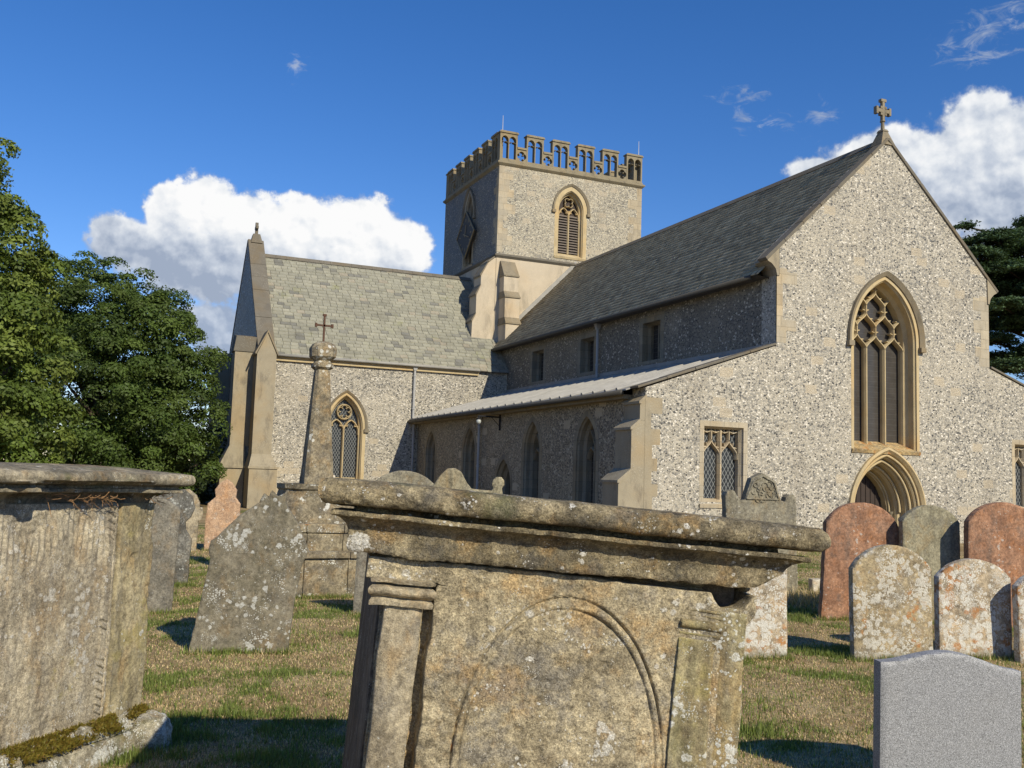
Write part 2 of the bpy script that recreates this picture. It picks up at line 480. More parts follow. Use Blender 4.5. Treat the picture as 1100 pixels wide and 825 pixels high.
M['gutter'] = m_plain('grey_painted_iron', (0.36, 0.36, 0.35), 0.7, 0.2, 6, 0, 0.2)
M['dark_gutter'] = m_plain('weathered_iron', (0.075, 0.072, 0.065), 0.75, 0.2, 6, 0, 0.2)
M['iron'] = m_plain('rusty_iron', (0.085, 0.042, 0.026), 0.85, 0.4, 25)
M['black_iron'] = m_plain('black_iron', (0.02, 0.02, 0.022), 0.8, 0.2, 6, 0, 0.15)
M['white_metal'] = m_plain('pale_metal', (0.6, 0.6, 0.6), 0.4, 0.1, 6, 0.4)
M['oak'] = m_plain('dark_oak', (0.035, 0.024, 0.02), 0.7, 0.4, 8)
M['louvre'] = m_plain('grey_oak_louvre', (0.15, 0.125, 0.105), 0.8, 0.35, 8)
M['lamp_glass'] = m_plain('frosted_lamp_glass', (0.4, 0.42, 0.4), 0.3, 0.05)
M['glass'] = m_glass('leaded_glass', True)
M['glass_plain'] = m_glass('dark_window_glass', False, (0.034, 0.031, 0.028))
M['leaf'] = m_leaf('broad_leaves', 0.3, 0.6)
M['needle'] = m_leaf('cedar_needles', 0.15, 0.7)
M['grass'] = m_leaf('grass_blades', 0.3, 0.6)
M['bark'] = m_plain('bark', (0.07, 0.055, 0.04), 0.95, 0.4, 12, 0, 0.2, 0.8)


# ------------------------------------------------------------------ mesh helpers
def vnoise(P, seed=0):
    """value noise on an (N,3) array, 0..1"""
    P = np.asarray(P, float)
    i = np.floor(P).astype(np.int64)
    f = P - i
    f = f * f * (3 - 2 * f)

    def hsh(a, b, c):
        h = (a * 374761393 + b * 668265263 + c * 2147483647 + seed * 974634777) & 0xFFFFFFFF
        h = ((h ^ (h >> 13)) * 1274126177) & 0xFFFFFFFF
        h = h ^ (h >> 16)
        return (h & 0xFFFFFF) / float(0xFFFFFF)
    r = 0
    for dx in (0, 1):
        for dy in (0, 1):
            for dz in (0, 1):
                w = (f[:, 0] if dx else 1 - f[:, 0]) * (f[:, 1] if dy else 1 - f[:, 1]) * (f[:, 2] if dz else 1 - f[:, 2])
                r = r + w * hsh(i[:, 0] + dx, i[:, 1] + dy, i[:, 2] + dz)
    return r


def fbm(P, scale, octv=4, seed=0, rough=0.5):
    P = np.asarray(P, float) * scale
    a, s, tot = 1.0, 0, 0
    for k in range(octv):
        s = s + a * vnoise(P + k * 17.3, seed + k)
        tot += a
        a *= rough
        P = P * 2.03
    return s / tot


def link(o, parent=None, label=None, cat=None, group=None, kind=None):
    COL.objects.link(o)
    if parent is not None:
        o.parent = parent
    for k, v in (('label', label), ('category', cat), ('group', group), ('kind', kind)):
        if v:
            o[k] = v
    return o


def empty(name, loc, label, cat, rot=(0, 0, 0), group=None):
    o = bpy.data.objects.new(name, None)
    o.empty_display_size = 0.2
    o.location = loc
    o.rotation_euler = rot
    return link(o, None, label, cat, group)


def np_mesh(name, V, F, material, parent=None, tint=None, smooth=False, **kw):
    """V (N,3), F (M,k) with one face size"""
    V = np.asarray(V, np.float32)
    F = np.asarray(F, np.int32)
    me = bpy.data.meshes.new(name)
    me.vertices.add(len(V))
    me.vertices.foreach_set('co', V.ravel())
    k = F.shape[1]
    me.loops.add(F.size)
    me.loops.foreach_set('vertex_index', F.ravel())
    me.polygons.add(len(F))
    me.polygons.foreach_set('loop_start', np.arange(0, F.size, k, dtype=np.int32))
    me.polygons.foreach_set('loop_total', np.full(len(F), k, np.int32))
    if smooth:
        me.polygons.foreach_set('use_smooth', np.ones(len(F), bool))
    me.update(calc_edges=True)
    if tint is not None:
        at = me.color_attributes.new('tint', 'FLOAT_COLOR', 'POINT')
        tt = np.ones((len(V), 4), np.float32)
        tt[:, :3] = tint
        at.data.foreach_set('color', tt.ravel())
    me.materials.append(material)
    o = bpy.data.objects.new(name, me)
    return link(o, parent, **kw)


class MB:
    def __init__(self, off=(0, 0, 0)):
        self.v, self.f, self.off = [], [], Vector(off)

    def vert(self, p):
        self.v.append(tuple(p))
        return len(self.v) - 1

    def face(self, pts):
        self.f.append([self.vert(p) for p in pts])

    def box(self, x0, x1, y0, y1, z0, z1):
        self.hexa([(x0, y0, z0), (x1, y0, z0), (x1, y1, z0), (x0, y1, z0)], [(x0, y0, z1), (x1, y0, z1), (x1, y1, z1), (x0, y1, z1)])

    def hexa(self, lo, hi):
        a = [self.vert(p) for p in lo]
        b = [self.vert(p) for p in hi]
        n = len(a)
        self.f.append(a[::-1])
        self.f.append(b)
        for i in range(n):
            j = (i + 1) % n
            self.f.append([a[i], a[j], b[j], b[i]])

    def loft(self, loops, closed=True, cap=True):
        ids = [[self.vert(p) for p in l] for l in loops]
        n = len(ids[0])
        for a, b in zip(ids, ids[1:]):
            for i in range(n if closed else n - 1):
                j = (i + 1) % n
                self.f.append([a[i], a[j], b[j], b[i]])
        if cap and closed:
            self.f.append(ids[0][::-1])
            self.f.append(ids[-1])

    def tube(self, path, r, n=8, cap=True):
        path = [Vector(p) for p in path]
        rr = r if isinstance(r, (list, tuple)) else [r] * len(path)
        loops = []
        up = None
        for i, p in enumerate(path):
            d = (path[min(i + 1, len(path) - 1)] - path[max(i - 1, 0)]).normalized()
            if up is None:
                up = Vector((0, 0, 1)) if abs(d.z) < 0.9 else Vector((1, 0, 0))
            s = d.cross(up).normalized()
            up = s.cross(d).normalized()
            loops.append([p + (s * math.cos(2 * math.pi * k / n) + up * math.sin(2 * math.pi * k / n)) * rr[i] for k in range(n)])
        self.loft(loops, True, cap)

    def prism(self, pts, mp, d0, d1):
        """extrude a 2D outline between depths d0 and d1; mp(u, z, d) -> xyz"""
        a = [mp(u, z, d0) for u, z in pts]
        b = [mp(u, z, d1) for u, z in pts]
        self.sheet(pts, [], mp, d0)
        self.sheet(pts, [], mp, d1)
        self.loft([a, b], True, False)

    def sheet(self, outer, holes, mp, d):
        allp = list(outer)
        loops = [[Vector((u, z, 0)) for u, z in outer]]
        for h in holes:
            loops.append([Vector((u, z, 0)) for u, z in h])
            allp += list(h)
        ids = [self.vert(mp(u, z, d)) for u, z in allp]
        for tri in tessellate_polygon(loops):
            self.f.append([ids[i] for i in tri])

    def slab(self, outer, holes, mp, d0, d1):
        """a pierced panel with thickness"""
        self.sheet(outer, holes, mp, d0)
        self.sheet(outer, holes, mp, d1)
        for l in [outer] + holes:
            self.loft([[mp(u, z, d0) for u, z in l], [mp(u, z, d1) for u, z in l]], True, False)

    def ring(self, A, dA, B, dB, mp, closed=False):
        self.loft([[mp(u, z, dA) for u, z in A], [mp(u, z, dB) for u, z in B]], closed, False)

    def bar(self, path, mp, w, d0, d1):
        """a flat bar along a 2D polyline, from depth d0 to d1, chamfered in front"""
        n = len(path)
        L, Rr, L2, R2 = [], [], [], []
        for i in range(n):
            a = path[max(i - 1, 0)]
            b = path[min(i + 1, n - 1)]
            dx, dz = b[0] - a[0], b[1] - a[1]
            q = math.hypot(dx, dz) or 1
            nx, nz = -dz / q * w / 2, dx / q * w / 2
            p = path[i]
            L.append((p[0] + nx, p[1] + nz))
            Rr.append((p[0] - nx, p[1] - nz))
            L2.append((p[0] + nx * 0.35, p[1] + nz * 0.35))
            R2.append((p[0] - nx * 0.35, p[1] - nz * 0.35))
        dm = d0 + (d1 - d0) * 0.45
        loops = []
        for i in range(n):
            loops.append([mp(*L2[i], d0), mp(*R2[i], d0), mp(*Rr[i], dm), mp(*Rr[i], d1), mp(*L[i], d1), mp(*L[i], dm)])
        self.loft(loops, True, True)

    def build(self, name, material, parent=None, smooth=False, bevel=0.0, weld=True, jitter=0.0, auto=None, **kw):
        bm = bmesh.new()
        vs = [bm.verts.new(Vector(p) - self.off) for p in self.v]
        for f in self.f:
            try:
                bm.faces.new([vs[i] for i in f])
            except ValueError:
                pass
        if weld:
            bmesh.ops.remove_doubles(bm, verts=bm.verts, dist=0.0006)
        if bevel:
            bm.normal_update()
            es = [e for e in bm.edges if len(e.link_faces) == 2 and e.calc_face_angle(0) > 0.5]
            bmesh.ops.bevel(bm, geom=es, offset=bevel, segments=2, profile=0.6, affect='EDGES', clamp_overlap=True)
        if jitter:
            for v in bm.verts:
                v.co += Vector((random.uniform(-1, 1), random.uniform(-1, 1), random.uniform(-1, 1))) * jitter
        bmesh.ops.recalc_face_normals(bm, faces=bm.faces)
        me = bpy.data.meshes.new(name)
        bm.to_mesh(me)
        bm.free()
        me.materials.append(material)
        if smooth:
            for p in me.polygons:
                p.use_smooth = True
            if auto is not None:
                me.set_sharp_from_angle(angle=R(auto))
        o = bpy.data.objects.new(name, me)
        return link(o, parent, **kw)


def arch(x0, x1, zb, zs, za, n=14):
    """pointed opening, from bottom left up, over the apex and down to bottom right"""
    w, h = x1 - x0, za - zs
    r = (w * w / 4 + h * h) / w
    a_end = math.atan2(h, w / 2 - r)
    left = [(x0 + r + r * math.cos(math.pi + (a_end - math.pi) * i / n), zs + r * math.sin(math.pi + (a_end - math.pi) * i / n)) for i in range(n + 1)]
    right = [(x0 + x1 - u, z) for u, z in left[::-1]][1:]
    return [(x0, zb)] + left + right + [(x1, zb)]


def arch_in(a, d, k=1.25, db=0.0):
    x0, x1, zb, zs, za = a
    return (x0 + d, x1 - d, zb + db, zs, za - d * k)

# ------------------------------------------------------------------ the church
CH = (19.3, 19.53, 0.0)
church = empty('church', CH, 'flint parish church with battlemented square tower, slate roofs and big arched west window', 'church')


def cmb():
    return MB(CH)


def mW(Y):
    return lambda u, z, d: (u, Y + d, z)


def mN(X):
    return lambda u, z, d: (X + d, u, z)


YW, XN, XA, YT, YTR = 19.53, 15.6, 11.82, 38.04, 36.8
XS, XSA = 23.0, 26.95
APX, APZ = 19.3, 10.86


def quoins(name, mp, u0, z0, z1, side, parent=church, long=0.52, short=0.30, h=0.33, material='ashlar_pale', proud=0.004):
    """long and short corner stones, just proud of the wall"""
    b = cmb()
    z, k = z0, 0
    teeth = []
    while z < z1 - 0.05:
        hh = min(h * random.uniform(0.8, 1.25), z1 - z)
        w = (long if k % 2 else short) * random.uniform(0.82, 1.15)
        if random.random() < 0.16:
            w = short * 0.55
        teeth += [(u0 + side * w, z), (u0 + side * w, z + hh)]
        z += hh
        k += 1
    b.prism([(u0, z0)] + teeth + [(u0, z)], mp, -proud, 0.03)
    return b.build(name, M[material], parent, weld=False)


def arched_window(mp, a, surround=0.16, depth=0.30, n=14, stone='yellow_stone', glass='glass_plain', hood=None, sill=True, lights=2, head=None, splay=0.08, surround_mat=None):
    """pointed window: dressed surround, splayed jambs, tracery and glass; returns the frame object and its wall hole"""
    f = cmb()
    zsill = a[2]
    if sill:
        a = (a[0], a[1], a[2] - 0.22, a[3], a[4])
    L0 = arch(*a, n=n)
    Lo = arch(*arch_in(a, -surround, 1.0), n=n)
    L1 = arch(*arch_in(a, splay * 0.35), n=n)
    L2 = arch(*arch_in(a, splay), n=n)
    f.ring(Lo, 0.02, Lo, -0.004, mp)
    f.ring(Lo, -0.004, L0, -0.004, mp)
    f.ring(L0, -0.004, L0, 0.03, mp)
    f.ring(L0, 0.03, L1, 0.07, mp)
    f.ring(L1, 0.07, L1, depth * 0.55, mp)
    f.ring(L1, depth * 0.55, L2, depth * 0.75, mp)
    f.ring(L2, depth * 0.75, L2, depth + 0.12, mp)
    frame = f.build('window', M[stone], church)
    ai = arch_in(a, splay)
    g = cmb()
    g.sheet(arch(*ai, n=n), [], mp, depth + 0.08)
    g.build('glass', M[glass], frame)
    if hood:
        zdrop, w0, w1, pr = hood
        h = cmb()
        lo = [q for q in arch(*arch_in((a[0], a[1], a[3] - zdrop, a[3], a[4]), -w0, 1.0), n=n)]
        hi = [q for q in arch(*arch_in((a[0], a[1], a[3] - zdrop, a[3], a[4]), -w1, 1.0), n=n)]
        h.ring(lo, 0.02, lo, -pr * 0.35, mp)
        h.ring(lo, -pr * 0.35, hi, -pr, mp)
        h.ring(hi, -pr, hi, 0.02, mp)
        for s, q in ((0, lo[0]), (1, lo[-1])):
            u = q[0] - (w1 - w0) * (0.5 if s == 0 else -0.5)
            h.prism([(u - 0.09, q[1] - 0.10), (u + 0.09, q[1] - 0.10), (u + 0.09, q[1] + 0.03), (u - 0.09, q[1] + 0.03)], mp, -pr * 1.1, 0.02)
        h.build('hood_mould', M['weathered'], frame)
    if sill:
        s = cmb()
        x0, x1, zb = a[0], a[1], zsill
        s.hexa([mp(x0 - surround, zb - 0.30, 0.02), mp(x1 + surround, zb - 0.30, 0.02), mp(x1 + surround, zb - 0.30, -0.03), mp(x0 - surround, zb - 0.30, -0.03)],
               [mp(x0 + 0.002, zb + 0.05, depth + .1), mp(x1 - 0.002, zb + 0.05, depth + .1), mp(x1 + surround, zb - 0.21, -0.06), mp(x0 - surround, zb - 0.21, -0.06)])
        s.build('sill', M[stone if sill is True else sill], frame)
    return frame, L0


def arc_pts(c, r, a0, a1, n=10):
    return [(c[0] + r * math.cos(R(a0 + (a1 - a0) * i / n)), c[1] + r * math.sin(R(a0 + (a1 - a0) * i / n))) for i in range(n + 1)]


def light_head(b, mp, x0, x1, zs, h, w, d0, d1, ogee=False):
    """cusped head of one window light"""
    xm = (x0 + x1) / 2
    for s, xe in ((1, x0), (-1, x1)):
        if ogee:
            pts = [(xe, zs - h * 0.3)]
            for i in range(9):
                q = i / 8
                pts.append((xe + s * (xm - x0) * (0.5 - 0.5 * math.cos(math.pi * q)), zs + h * q))
        else:
            L = arch(x0, x1, zs - 0.1, zs, zs + h, 8)
            pts = L[:10] if s == 1 else L[9:]
        b.bar(pts, mp, w, d0, d1)
        # cusp
        cx, cz = xe + s * (xm - x0) * 0.30, zs + h * 0.45
        b.bar([(xe + s * 0.01, cz + h * 0.02), (xe + s * (xm - x0) * 0.55, cz + h * 0.05)], mp, w * 0.9, d0 + 0.015, d1)
        b.bar([(xe + s * (xm - x0) * 0.55, cz + h * 0.0), (xe + s * (xm - x0) * 0.42, cz + h * 0.35)], mp, w * 0.5, d0 + 0.02, d1)


# ---- west front
mw = mW(YW)
WWIN = (18.1, 20.27, 2.62, 5.35, 6.98)
ww, hole_w = arched_window(mw, WWIN, 0.09, 0.46, 20, hood=(0.15, 0.10, 0.22, 0.11), sill='ochre', splay=0.12)
# reticulated tracery of three lights
b = cmb()
x0, x1 = WWIN[0] + 0.12, WWIN[1] - 0.12
s = (x1 - x0) / 3
zh = 5.15
ain = arch_in(WWIN, 0.10)
TD0, TD1 = 0.34, 0.50


def inside_arch(u, z, a):
    w, h = a[1] - a[0], a[4] - a[3]
    r = (w * w / 4 + h * h) / w
    if z <= a[3]:
        return a[0] <= u <= a[1]
    return math.hypot(u - (a[0] + r), z - a[3]) <= r + 0.02 and math.hypot(u - (a[1] - r), z - a[3]) <= r + 0.02


def clip_bar(b, pts, w):
    run = []
    for p in pts:
        if inside_arch(p[0], p[1], ain):
            run.append(p)
        elif len(run) > 1:
            b.bar(run, mw, w, TD0, TD1)
            run = []
        else:
            run = []
    if len(run) > 1:
        b.bar(run, mw, w, TD0, TD1)


def s_curve(p, q, n=10):
    return [(p[0] + (q[0] - p[0]) * (0.5 - 0.5 * math.cos(math.pi * i / n)), p[1] + (q[1] - p[1]) * i / n) for i in range(n + 1)]


for k in range(4):
    u = x0 + k * s
    b.bar([(u, WWIN[2] - 0.05), (u, zh)], mw, 0.085 if 0 < k < 3 else 0.06, TD0, TD1)
RH, VH = 0.38, 0.20
for row in range(4):
    zb = zh + row * (RH + VH)
    for k in range(-1, 5):
        u = x0 + (k + (0.5 if row % 2 else 0.0)) * s
        for sg in (1, -1):
            clip_bar(b, s_curve((u, zb), (u + sg * s / 2, zb + RH)), 0.065)
            # cusps
            for fz, ln in ((0.55, 0.10), (1.15, 0.11)):
                pu, pz = u + sg * s / 2 * (0.5 - 0.5 * math.cos(math.pi * min(fz, 1))), zb + RH * fz
                if inside_arch(pu, pz, ain) and inside_arch(pu - sg * ln, pz + 0.04, ain):
                    b.bar([(pu, pz), (pu - sg * ln, pz + 0.03)], mw, 0.05, TD0 + 0.03, TD1)
            uu = u + sg * s / 2
            clip_bar(b, [(uu, zb + RH + VH * i / 4) for i in range(5)], 0.065)
b.build('tracery', M['yellow_stone'], ww)


def square_window(mp, u0, u1, z0, z1):
    """two-light square-headed window with ogee heads and leaded panes"""
    f = cmb()
    out = [(u0 - .12, z0 - .06), (u1 + .12, z0 - .06), (u1 + .12, z1 + .13), (u0 - .12, z1 + .13)]
    hole = [(u0, z0), (u1, z0), (u1, z1), (u0, z1)]
    inner = [(u0 + .06, z0), (u1 - .06, z0), (u1 - .06, z1 - .05), (u0 + .06, z1 - .05)]
    f.sheet(out, [hole], mp, -0.004)
    f.ring(out, -0.004, out, 0.02, mp, True)
    f.ring(hole, -0.004, hole, 0.04, mp, True)
    f.ring(hole, 0.04, inner, 0.13, mp, True)
    f.ring(inner, 0.13, inner, 0.34, mp, True)
    fr = f.build('window', M['ashlar_pale'], church)
    t = cmb()
    um = (u0 + u1) / 2
    a, c = u0 + .06, u1 - .06
    ht = 0.42
    zt = z1 - .05
    t.bar([(um, z0), (um, zt)], mp, 0.11, 0.12, 0.30)
    for p, q in ((a, um), (um, c)):
        light_head(t, mp, p + 0.02, q - 0.02, zt - 0.62, 0.36, 0.06, 0.14, 0.28, True)
        m_ = (p + q) / 2
        t.bar([(m_, zt - .28), (m_, zt)], mp, 0.06, 0.14, 0.28)
        for s in (-1, 1):
            # eyelets over each ogee
            cx = m_ + s * (q - p) * 0.25
            t.bar([(cx - .11, zt - .05), (cx, zt - .09), (cx + .11, zt - .05)], mp, 0.05, 0.15, 0.28)
            t.bar([(cx, zt), (cx, zt - .09)], mp, 0.05, 0.16, 0.28)
    t.build('tracery', M['ashlar_pale'], fr)
    g = cmb()
    g.sheet(inner, [], mp, 0.26)
    g.build('glass', M['glass'], fr)
    s = cmb()
    s.hexa([mp(u0 - .12, z0 - .20, .02), mp(u1 + .12, z0 - .20, .02), mp(u1 + .12, z0 - .20, -.03), mp(u0 - .12, z0 - .20, -.03)],
           [mp(u0 - .05, z0 + .02, .24), mp(u1 + .05, z0 + .02, .24), mp(u1 + .12, z0 - .12, -.045), mp(u0 - .12, z0 - .12, -.045)])
    s.build('sill', M['ashlar_pale'], fr)
    return hole


h_l = square_window(mw, 13.47, 14.62, 1.02, 2.78)
h_r = square_window(mw, 23.95, 25.10, 1.02, 2.78)

# west doorway, five moulded orders
DOOR = (17.98, 20.44, 0.0, 0.75, 2.40)
steps = [(-0.09, 0.03), (-0.09, -0.07), (-0.03, -0.10), (0.03, -0.03), (0.06, 0.06), (0.14, 0.06), (0.17, 0.10), (0.17, 0.22), (0.27, 0.24), (0.30, 0.30), (0.30, 0.46), (0.40, 0.48), (0.43, 0.55), (0.43, 0.72), (0.52, 0.74), (0.52, 1.0)]
b = cmb()
for (i0, d0), (i1, d1) in zip(steps, steps[1:]):
    b.ring(arch(*arch_in(DOOR, i0, 1.1), n=22), d0, arch(*arch_in(DOOR, i1, 1.1), n=22), d1, mw)
dsur = b.build('doorway', M['yellow_stone'], church)
for ins, dd, r in ((0.10, 0.03, 0.035), (0.235, 0.20, 0.038), (0.365, 0.44, 0.036), (0.475, 0.70, 0.033)):
    t = cmb()
    L = [q for q in arch(*arch_in((DOOR[0], DOOR[1], 0.78, 0.80, DOOR[4]), ins, 1.1), n=22)]
    t.tube([mw(u, z, dd) for u, z in L], r, 8)
    t.build('arch_roll', M['yellow_stone'], dsur, True)
for ins, dd in ((0.235, 0.20), (0.475, 0.66)):
    for sx in (DOOR[0] + ins, DOOR[1] - ins):
        t = cmb()
        t.tube([(sx, YW + dd, 0.0), (sx, YW + dd, 0.12), (sx, YW + dd, 0.13), (sx, YW + dd, 0.64), (sx, YW + dd, 0.65), (sx, YW + dd, 0.70), (sx, YW + dd, 0.76), (sx, YW + dd, 0.80)], [.075, .07, .05, .05, .065, .05, .085, .09], 10)
        t.build('shaft', M['weathered'], dsur, True, auto=40)
b = cmb()
L = arch(*arch_in(DOOR, 0.52, 1.1), n=22)
b.sheet(L, [], mw, 0.92)
for k in range(9):
    u = DOOR[0] + 0.55 + k * 0.165
    top = max([z for q, z in L if abs(q - u) < 0.12] or [1.5]) - 0.12
    if u < DOOR[1] - 0.55:
        b.box(u - 0.012, u + 0.012, YW + 0.90, YW + 0.93, 0, top)
b.build('door', M['oak'], church)

outline = [(XA, -0.3), (XA, 3.60), (XN, 4.90), (XN, 6.92), (15.36, 7.02), (15.36, 7.12), (APX, APZ - 0.02), (23.24, 7.12), (23.24, 7.02), (XS, 6.92), (XS, 4.86), (XSA, 3.60), (XSA, -0.3)]
wall = cmb()
dhole = arch(*arch_in(DOOR, -0.02, 1.0), n=22)
wall.sheet(outline, [hole_w, h_l, h_r, [(u, z - 0.01) for u, z in dhole]], mw, 0)
for p, q in zip(outline, outline[1:]):
    wall.face([mw(*p, 0), mw(*q, 0), mw(*q, 0.6), mw(*p, 0.6)])
wall.build('west_wall', M['flint'], church, weld=False)
quoins('quoin', mw, XN, 5.0, 6.9, 1, long=0.62, short=0.34)
quoins('quoin', mw, XS, 4.9, 6.9, -1, long=0.62, short=0.36)


def sloped_coping(p, q, y0, y1, th, name='coping', material='coping', lift=0.0):
    """coping stones laid up a gable from p to q (x, z)"""
    b = cmb()
    d = Vector((q[0] - p[0], q[1] - p[1]))
    L = d.length
    d /= L
    nrm = Vector((-d.y, d.x)) if d.x > 0 else Vector((d.y, -d.x))
    n = max(2, int(L / 0.75))
    for i in range(n):
        a, c = L * i / n, L * (i + 1) / n - 0.008
        pts = [Vector(p) + d * a + nrm * lift, Vector(p) + d * c + nrm * lift]
        t = th * random.uniform(0.9, 1.1)
        yy = y0 + random.uniform(-.008, .008)
        b.hexa([(pts[0].x, yy, pts[0].y), (pts[1].x, yy, pts[1].y), (pts[1].x, y1, pts[1].y), (pts[0].x, y1, pts[0].y)],
               [(pts[0].x + nrm.x * t, yy, pts[0].y + nrm.y * t), (pts[1].x + nrm.x * t, yy, pts[1].y + nrm.y * t), (pts[1].x + nrm.x * t, y1, pts[1].y + nrm.y * t), (pts[0].x + nrm.x * t, y1, pts[0].y + nrm.y * t)])
    return b.build(name, M[material], church, bevel=0.012, weld=False)


sloped_coping((15.28, 7.05), (APX + 0.02, APZ), YW - 0.045, YW + 0.30, 0.085)
sloped_coping((23.32, 7.05), (APX - 0.02, APZ), YW - 0.045, YW + 0.30, 0.085)
sloped_coping((XA - 0.22, 3.57), (XN - 0.02, 4.92), YW - 0.045, YW + 0.34, 0.06)
sloped_coping((XSA + 0.12, 3.58), (XS + 0.02, 4.88), YW - 0.045, YW + 0.34, 0.06)
for sx, u in ((1, XN), (-1, XS)):
    b = cmb()
    b.prism([(u, 6.70), (u - sx * 0.06, 6.86), (u - sx * 0.18, 6.98), (u - sx * 0.30, 7.05), (u - sx * 0.28, 7.12), (u + sx * 0.05, 7.5), (u + sx * 0.05, 6.7)], mw, -0.03, 0.52)
    b.build('kneeler', M['buttress'], church, bevel=0.01)

# gable cross
b = cmb()
cy = YW + 0.18
b.hexa([(19.3 - .30, cy - .22, 10.72), (19.3 + .30, cy - .22, 10.72), (19.3 + .30, cy + .22, 10.72), (19.3 - .30, cy + .22, 10.72)],
       [(19.3 - .10, cy - .11, 11.12), (19.3 + .10, cy - .11, 11.12), (19.3 + .10, cy + .11, 11.12), (19.3 - .10, cy + .11, 11.12)])
b.hexa([(19.3 - .13, cy - .13, 11.12), (19.3 + .13, cy - .13, 11.12), (19.3 + .13, cy + .13, 11.12), (19.3 - .13, cy + .13, 11.12)],
       [(19.3 - .09, cy - .09, 11.2), (19.3 + .09, cy - .09, 11.2), (19.3 + .09, cy + .09, 11.2), (19.3 - .09, cy + .09, 11.2)])
b.tube([(19.3, cy, 11.18), (19.3, cy, 11.46)], [.062, .05], 8)
b.tube([(19.3, cy, 11.44), (19.3, cy, 11.48)], .08, 8)
b.box(19.3 - .05, 19.3 + .05, cy - .05, cy + .05, 11.45, 12.12)
b.box(19.3 - .31, 19.3 + .31, cy - .052, cy + .052, 11.72, 11.83)
for q in (-.27, .27):
    b.box(19.3 + q - .045, 19.3 + q + .045, cy - .06, cy + .06, 11.66, 11.89)
b.box(19.3 - .11, 19.3 + .11, cy - .06, cy + .06, 12.05, 12.14)
for sx in (-1, 1):
    for sz in (-1, 1):
        b.box(19.3 + sx * .09 - .04, 19.3 + sx * .09 + .04, cy - .055, cy + .055, 11.775 + sz * .1 - .04, 11.775 + sz * .1 + .04)
b.v = [(19.3 + (x - 19.3) * .84, y, z if z < 11.13 else 11.13 + (z - 11.13) * .92) for x, y, z in b.v]
b.build('gable_cross', M['weathered'], church, bevel=0.01, weld=False)

# stepped buttress at the aisle corner
b = cmb()


def buttress_n(b, x_in, outs, y0, y1):
    """projects towards -X from x_in; outs: list of (x_out, z0, z1) from the ground up, with sloped set-offs"""
    for i, (xo, z0, z1) in enumerate(outs):
        nxt = outs[i + 1][0] if i + 1 < len(outs) else x_in
        zs = z1 + abs(nxt - xo) * 0.75
        pts = [(xo, z0), (xo, z1), (nxt, zs), (x_in, zs), (x_in, z0)]
        b.prism(pts, mW(y0), 0, y1 - y0)
        cap = [(xo - 0.04, z1 - 0.07), (xo - 0.04, z1 - 0.01), (nxt, zs + 0.035), (nxt, zs - 0.03), (xo + 0.02, z1 - 0.07)]
        b.prism(cap, mW(y0 - 0.03), 0, y1 - y0 + 0.06)


buttress_n(b, XA + 0.02, [(11.14, -0.3, 1.42), (11.46, 1.66, 2.66), (11.68, 2.82, 3.28)], YW + 0.002, YW + 0.75)
b.build('buttress', M['buttress'], church, weld=False)
quoins('quoin', mw, XA, 0.0, 3.4, 1, long=0.42, short=0.2, material='buttress')

# ---- nave: clerestory, south side, roofs
mn = mN(XN)


def rect(u0, u1, z0, z1):
    return [(u0, z0), (u1, z0), (u1, z1), (u0, z1)]


holes = []
for yc in (33.8, 29.72, 25.5):
    u0, u1, z0, z1 = yc - 0.52, yc + 0.52, 5.12, 6.32
    holes.append(rect(u0, u1, z0, z1))
    f = cmb()
    out, hole, inn = rect(u0 - .2, u1 + .2, z0 - .1, z1 + .2), rect(u0, u1, z0, z1), rect(u0 + .05, u1 - .05, z0 + .02, z1 - .05)
    f.sheet(out, [hole], mn, -0.004)
    f.ring(out, -.004, out, .02, mn, True)
    f.ring(hole, -.004, hole, .20, mn, True)
    f.ring(hole, .20, inn, .28, mn, True)
    f.ring(inn, .28, inn, .42, mn, True)
    f.bar([(yc, z0), (yc, z1)], mn, 0.12, 0.26, 0.42)
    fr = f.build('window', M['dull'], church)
    g = cmb()
    g.sheet(inn, [], mn, 0.38)
    g.build('glass', M['glass_plain'], fr)
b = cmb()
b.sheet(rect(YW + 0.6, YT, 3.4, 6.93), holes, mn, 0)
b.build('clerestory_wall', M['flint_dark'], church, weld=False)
quoins('quoin', mn, YT, 4.9, 6.8, -1, long=0.4, short=0.22, material='ashlar')
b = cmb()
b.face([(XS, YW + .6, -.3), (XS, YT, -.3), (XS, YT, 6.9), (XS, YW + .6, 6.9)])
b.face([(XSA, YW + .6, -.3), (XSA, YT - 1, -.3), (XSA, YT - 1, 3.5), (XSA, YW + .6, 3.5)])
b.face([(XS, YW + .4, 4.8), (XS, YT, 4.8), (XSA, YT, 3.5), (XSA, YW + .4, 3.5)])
b.build('nave_wall', M['flint_dark'], church, weld=False)


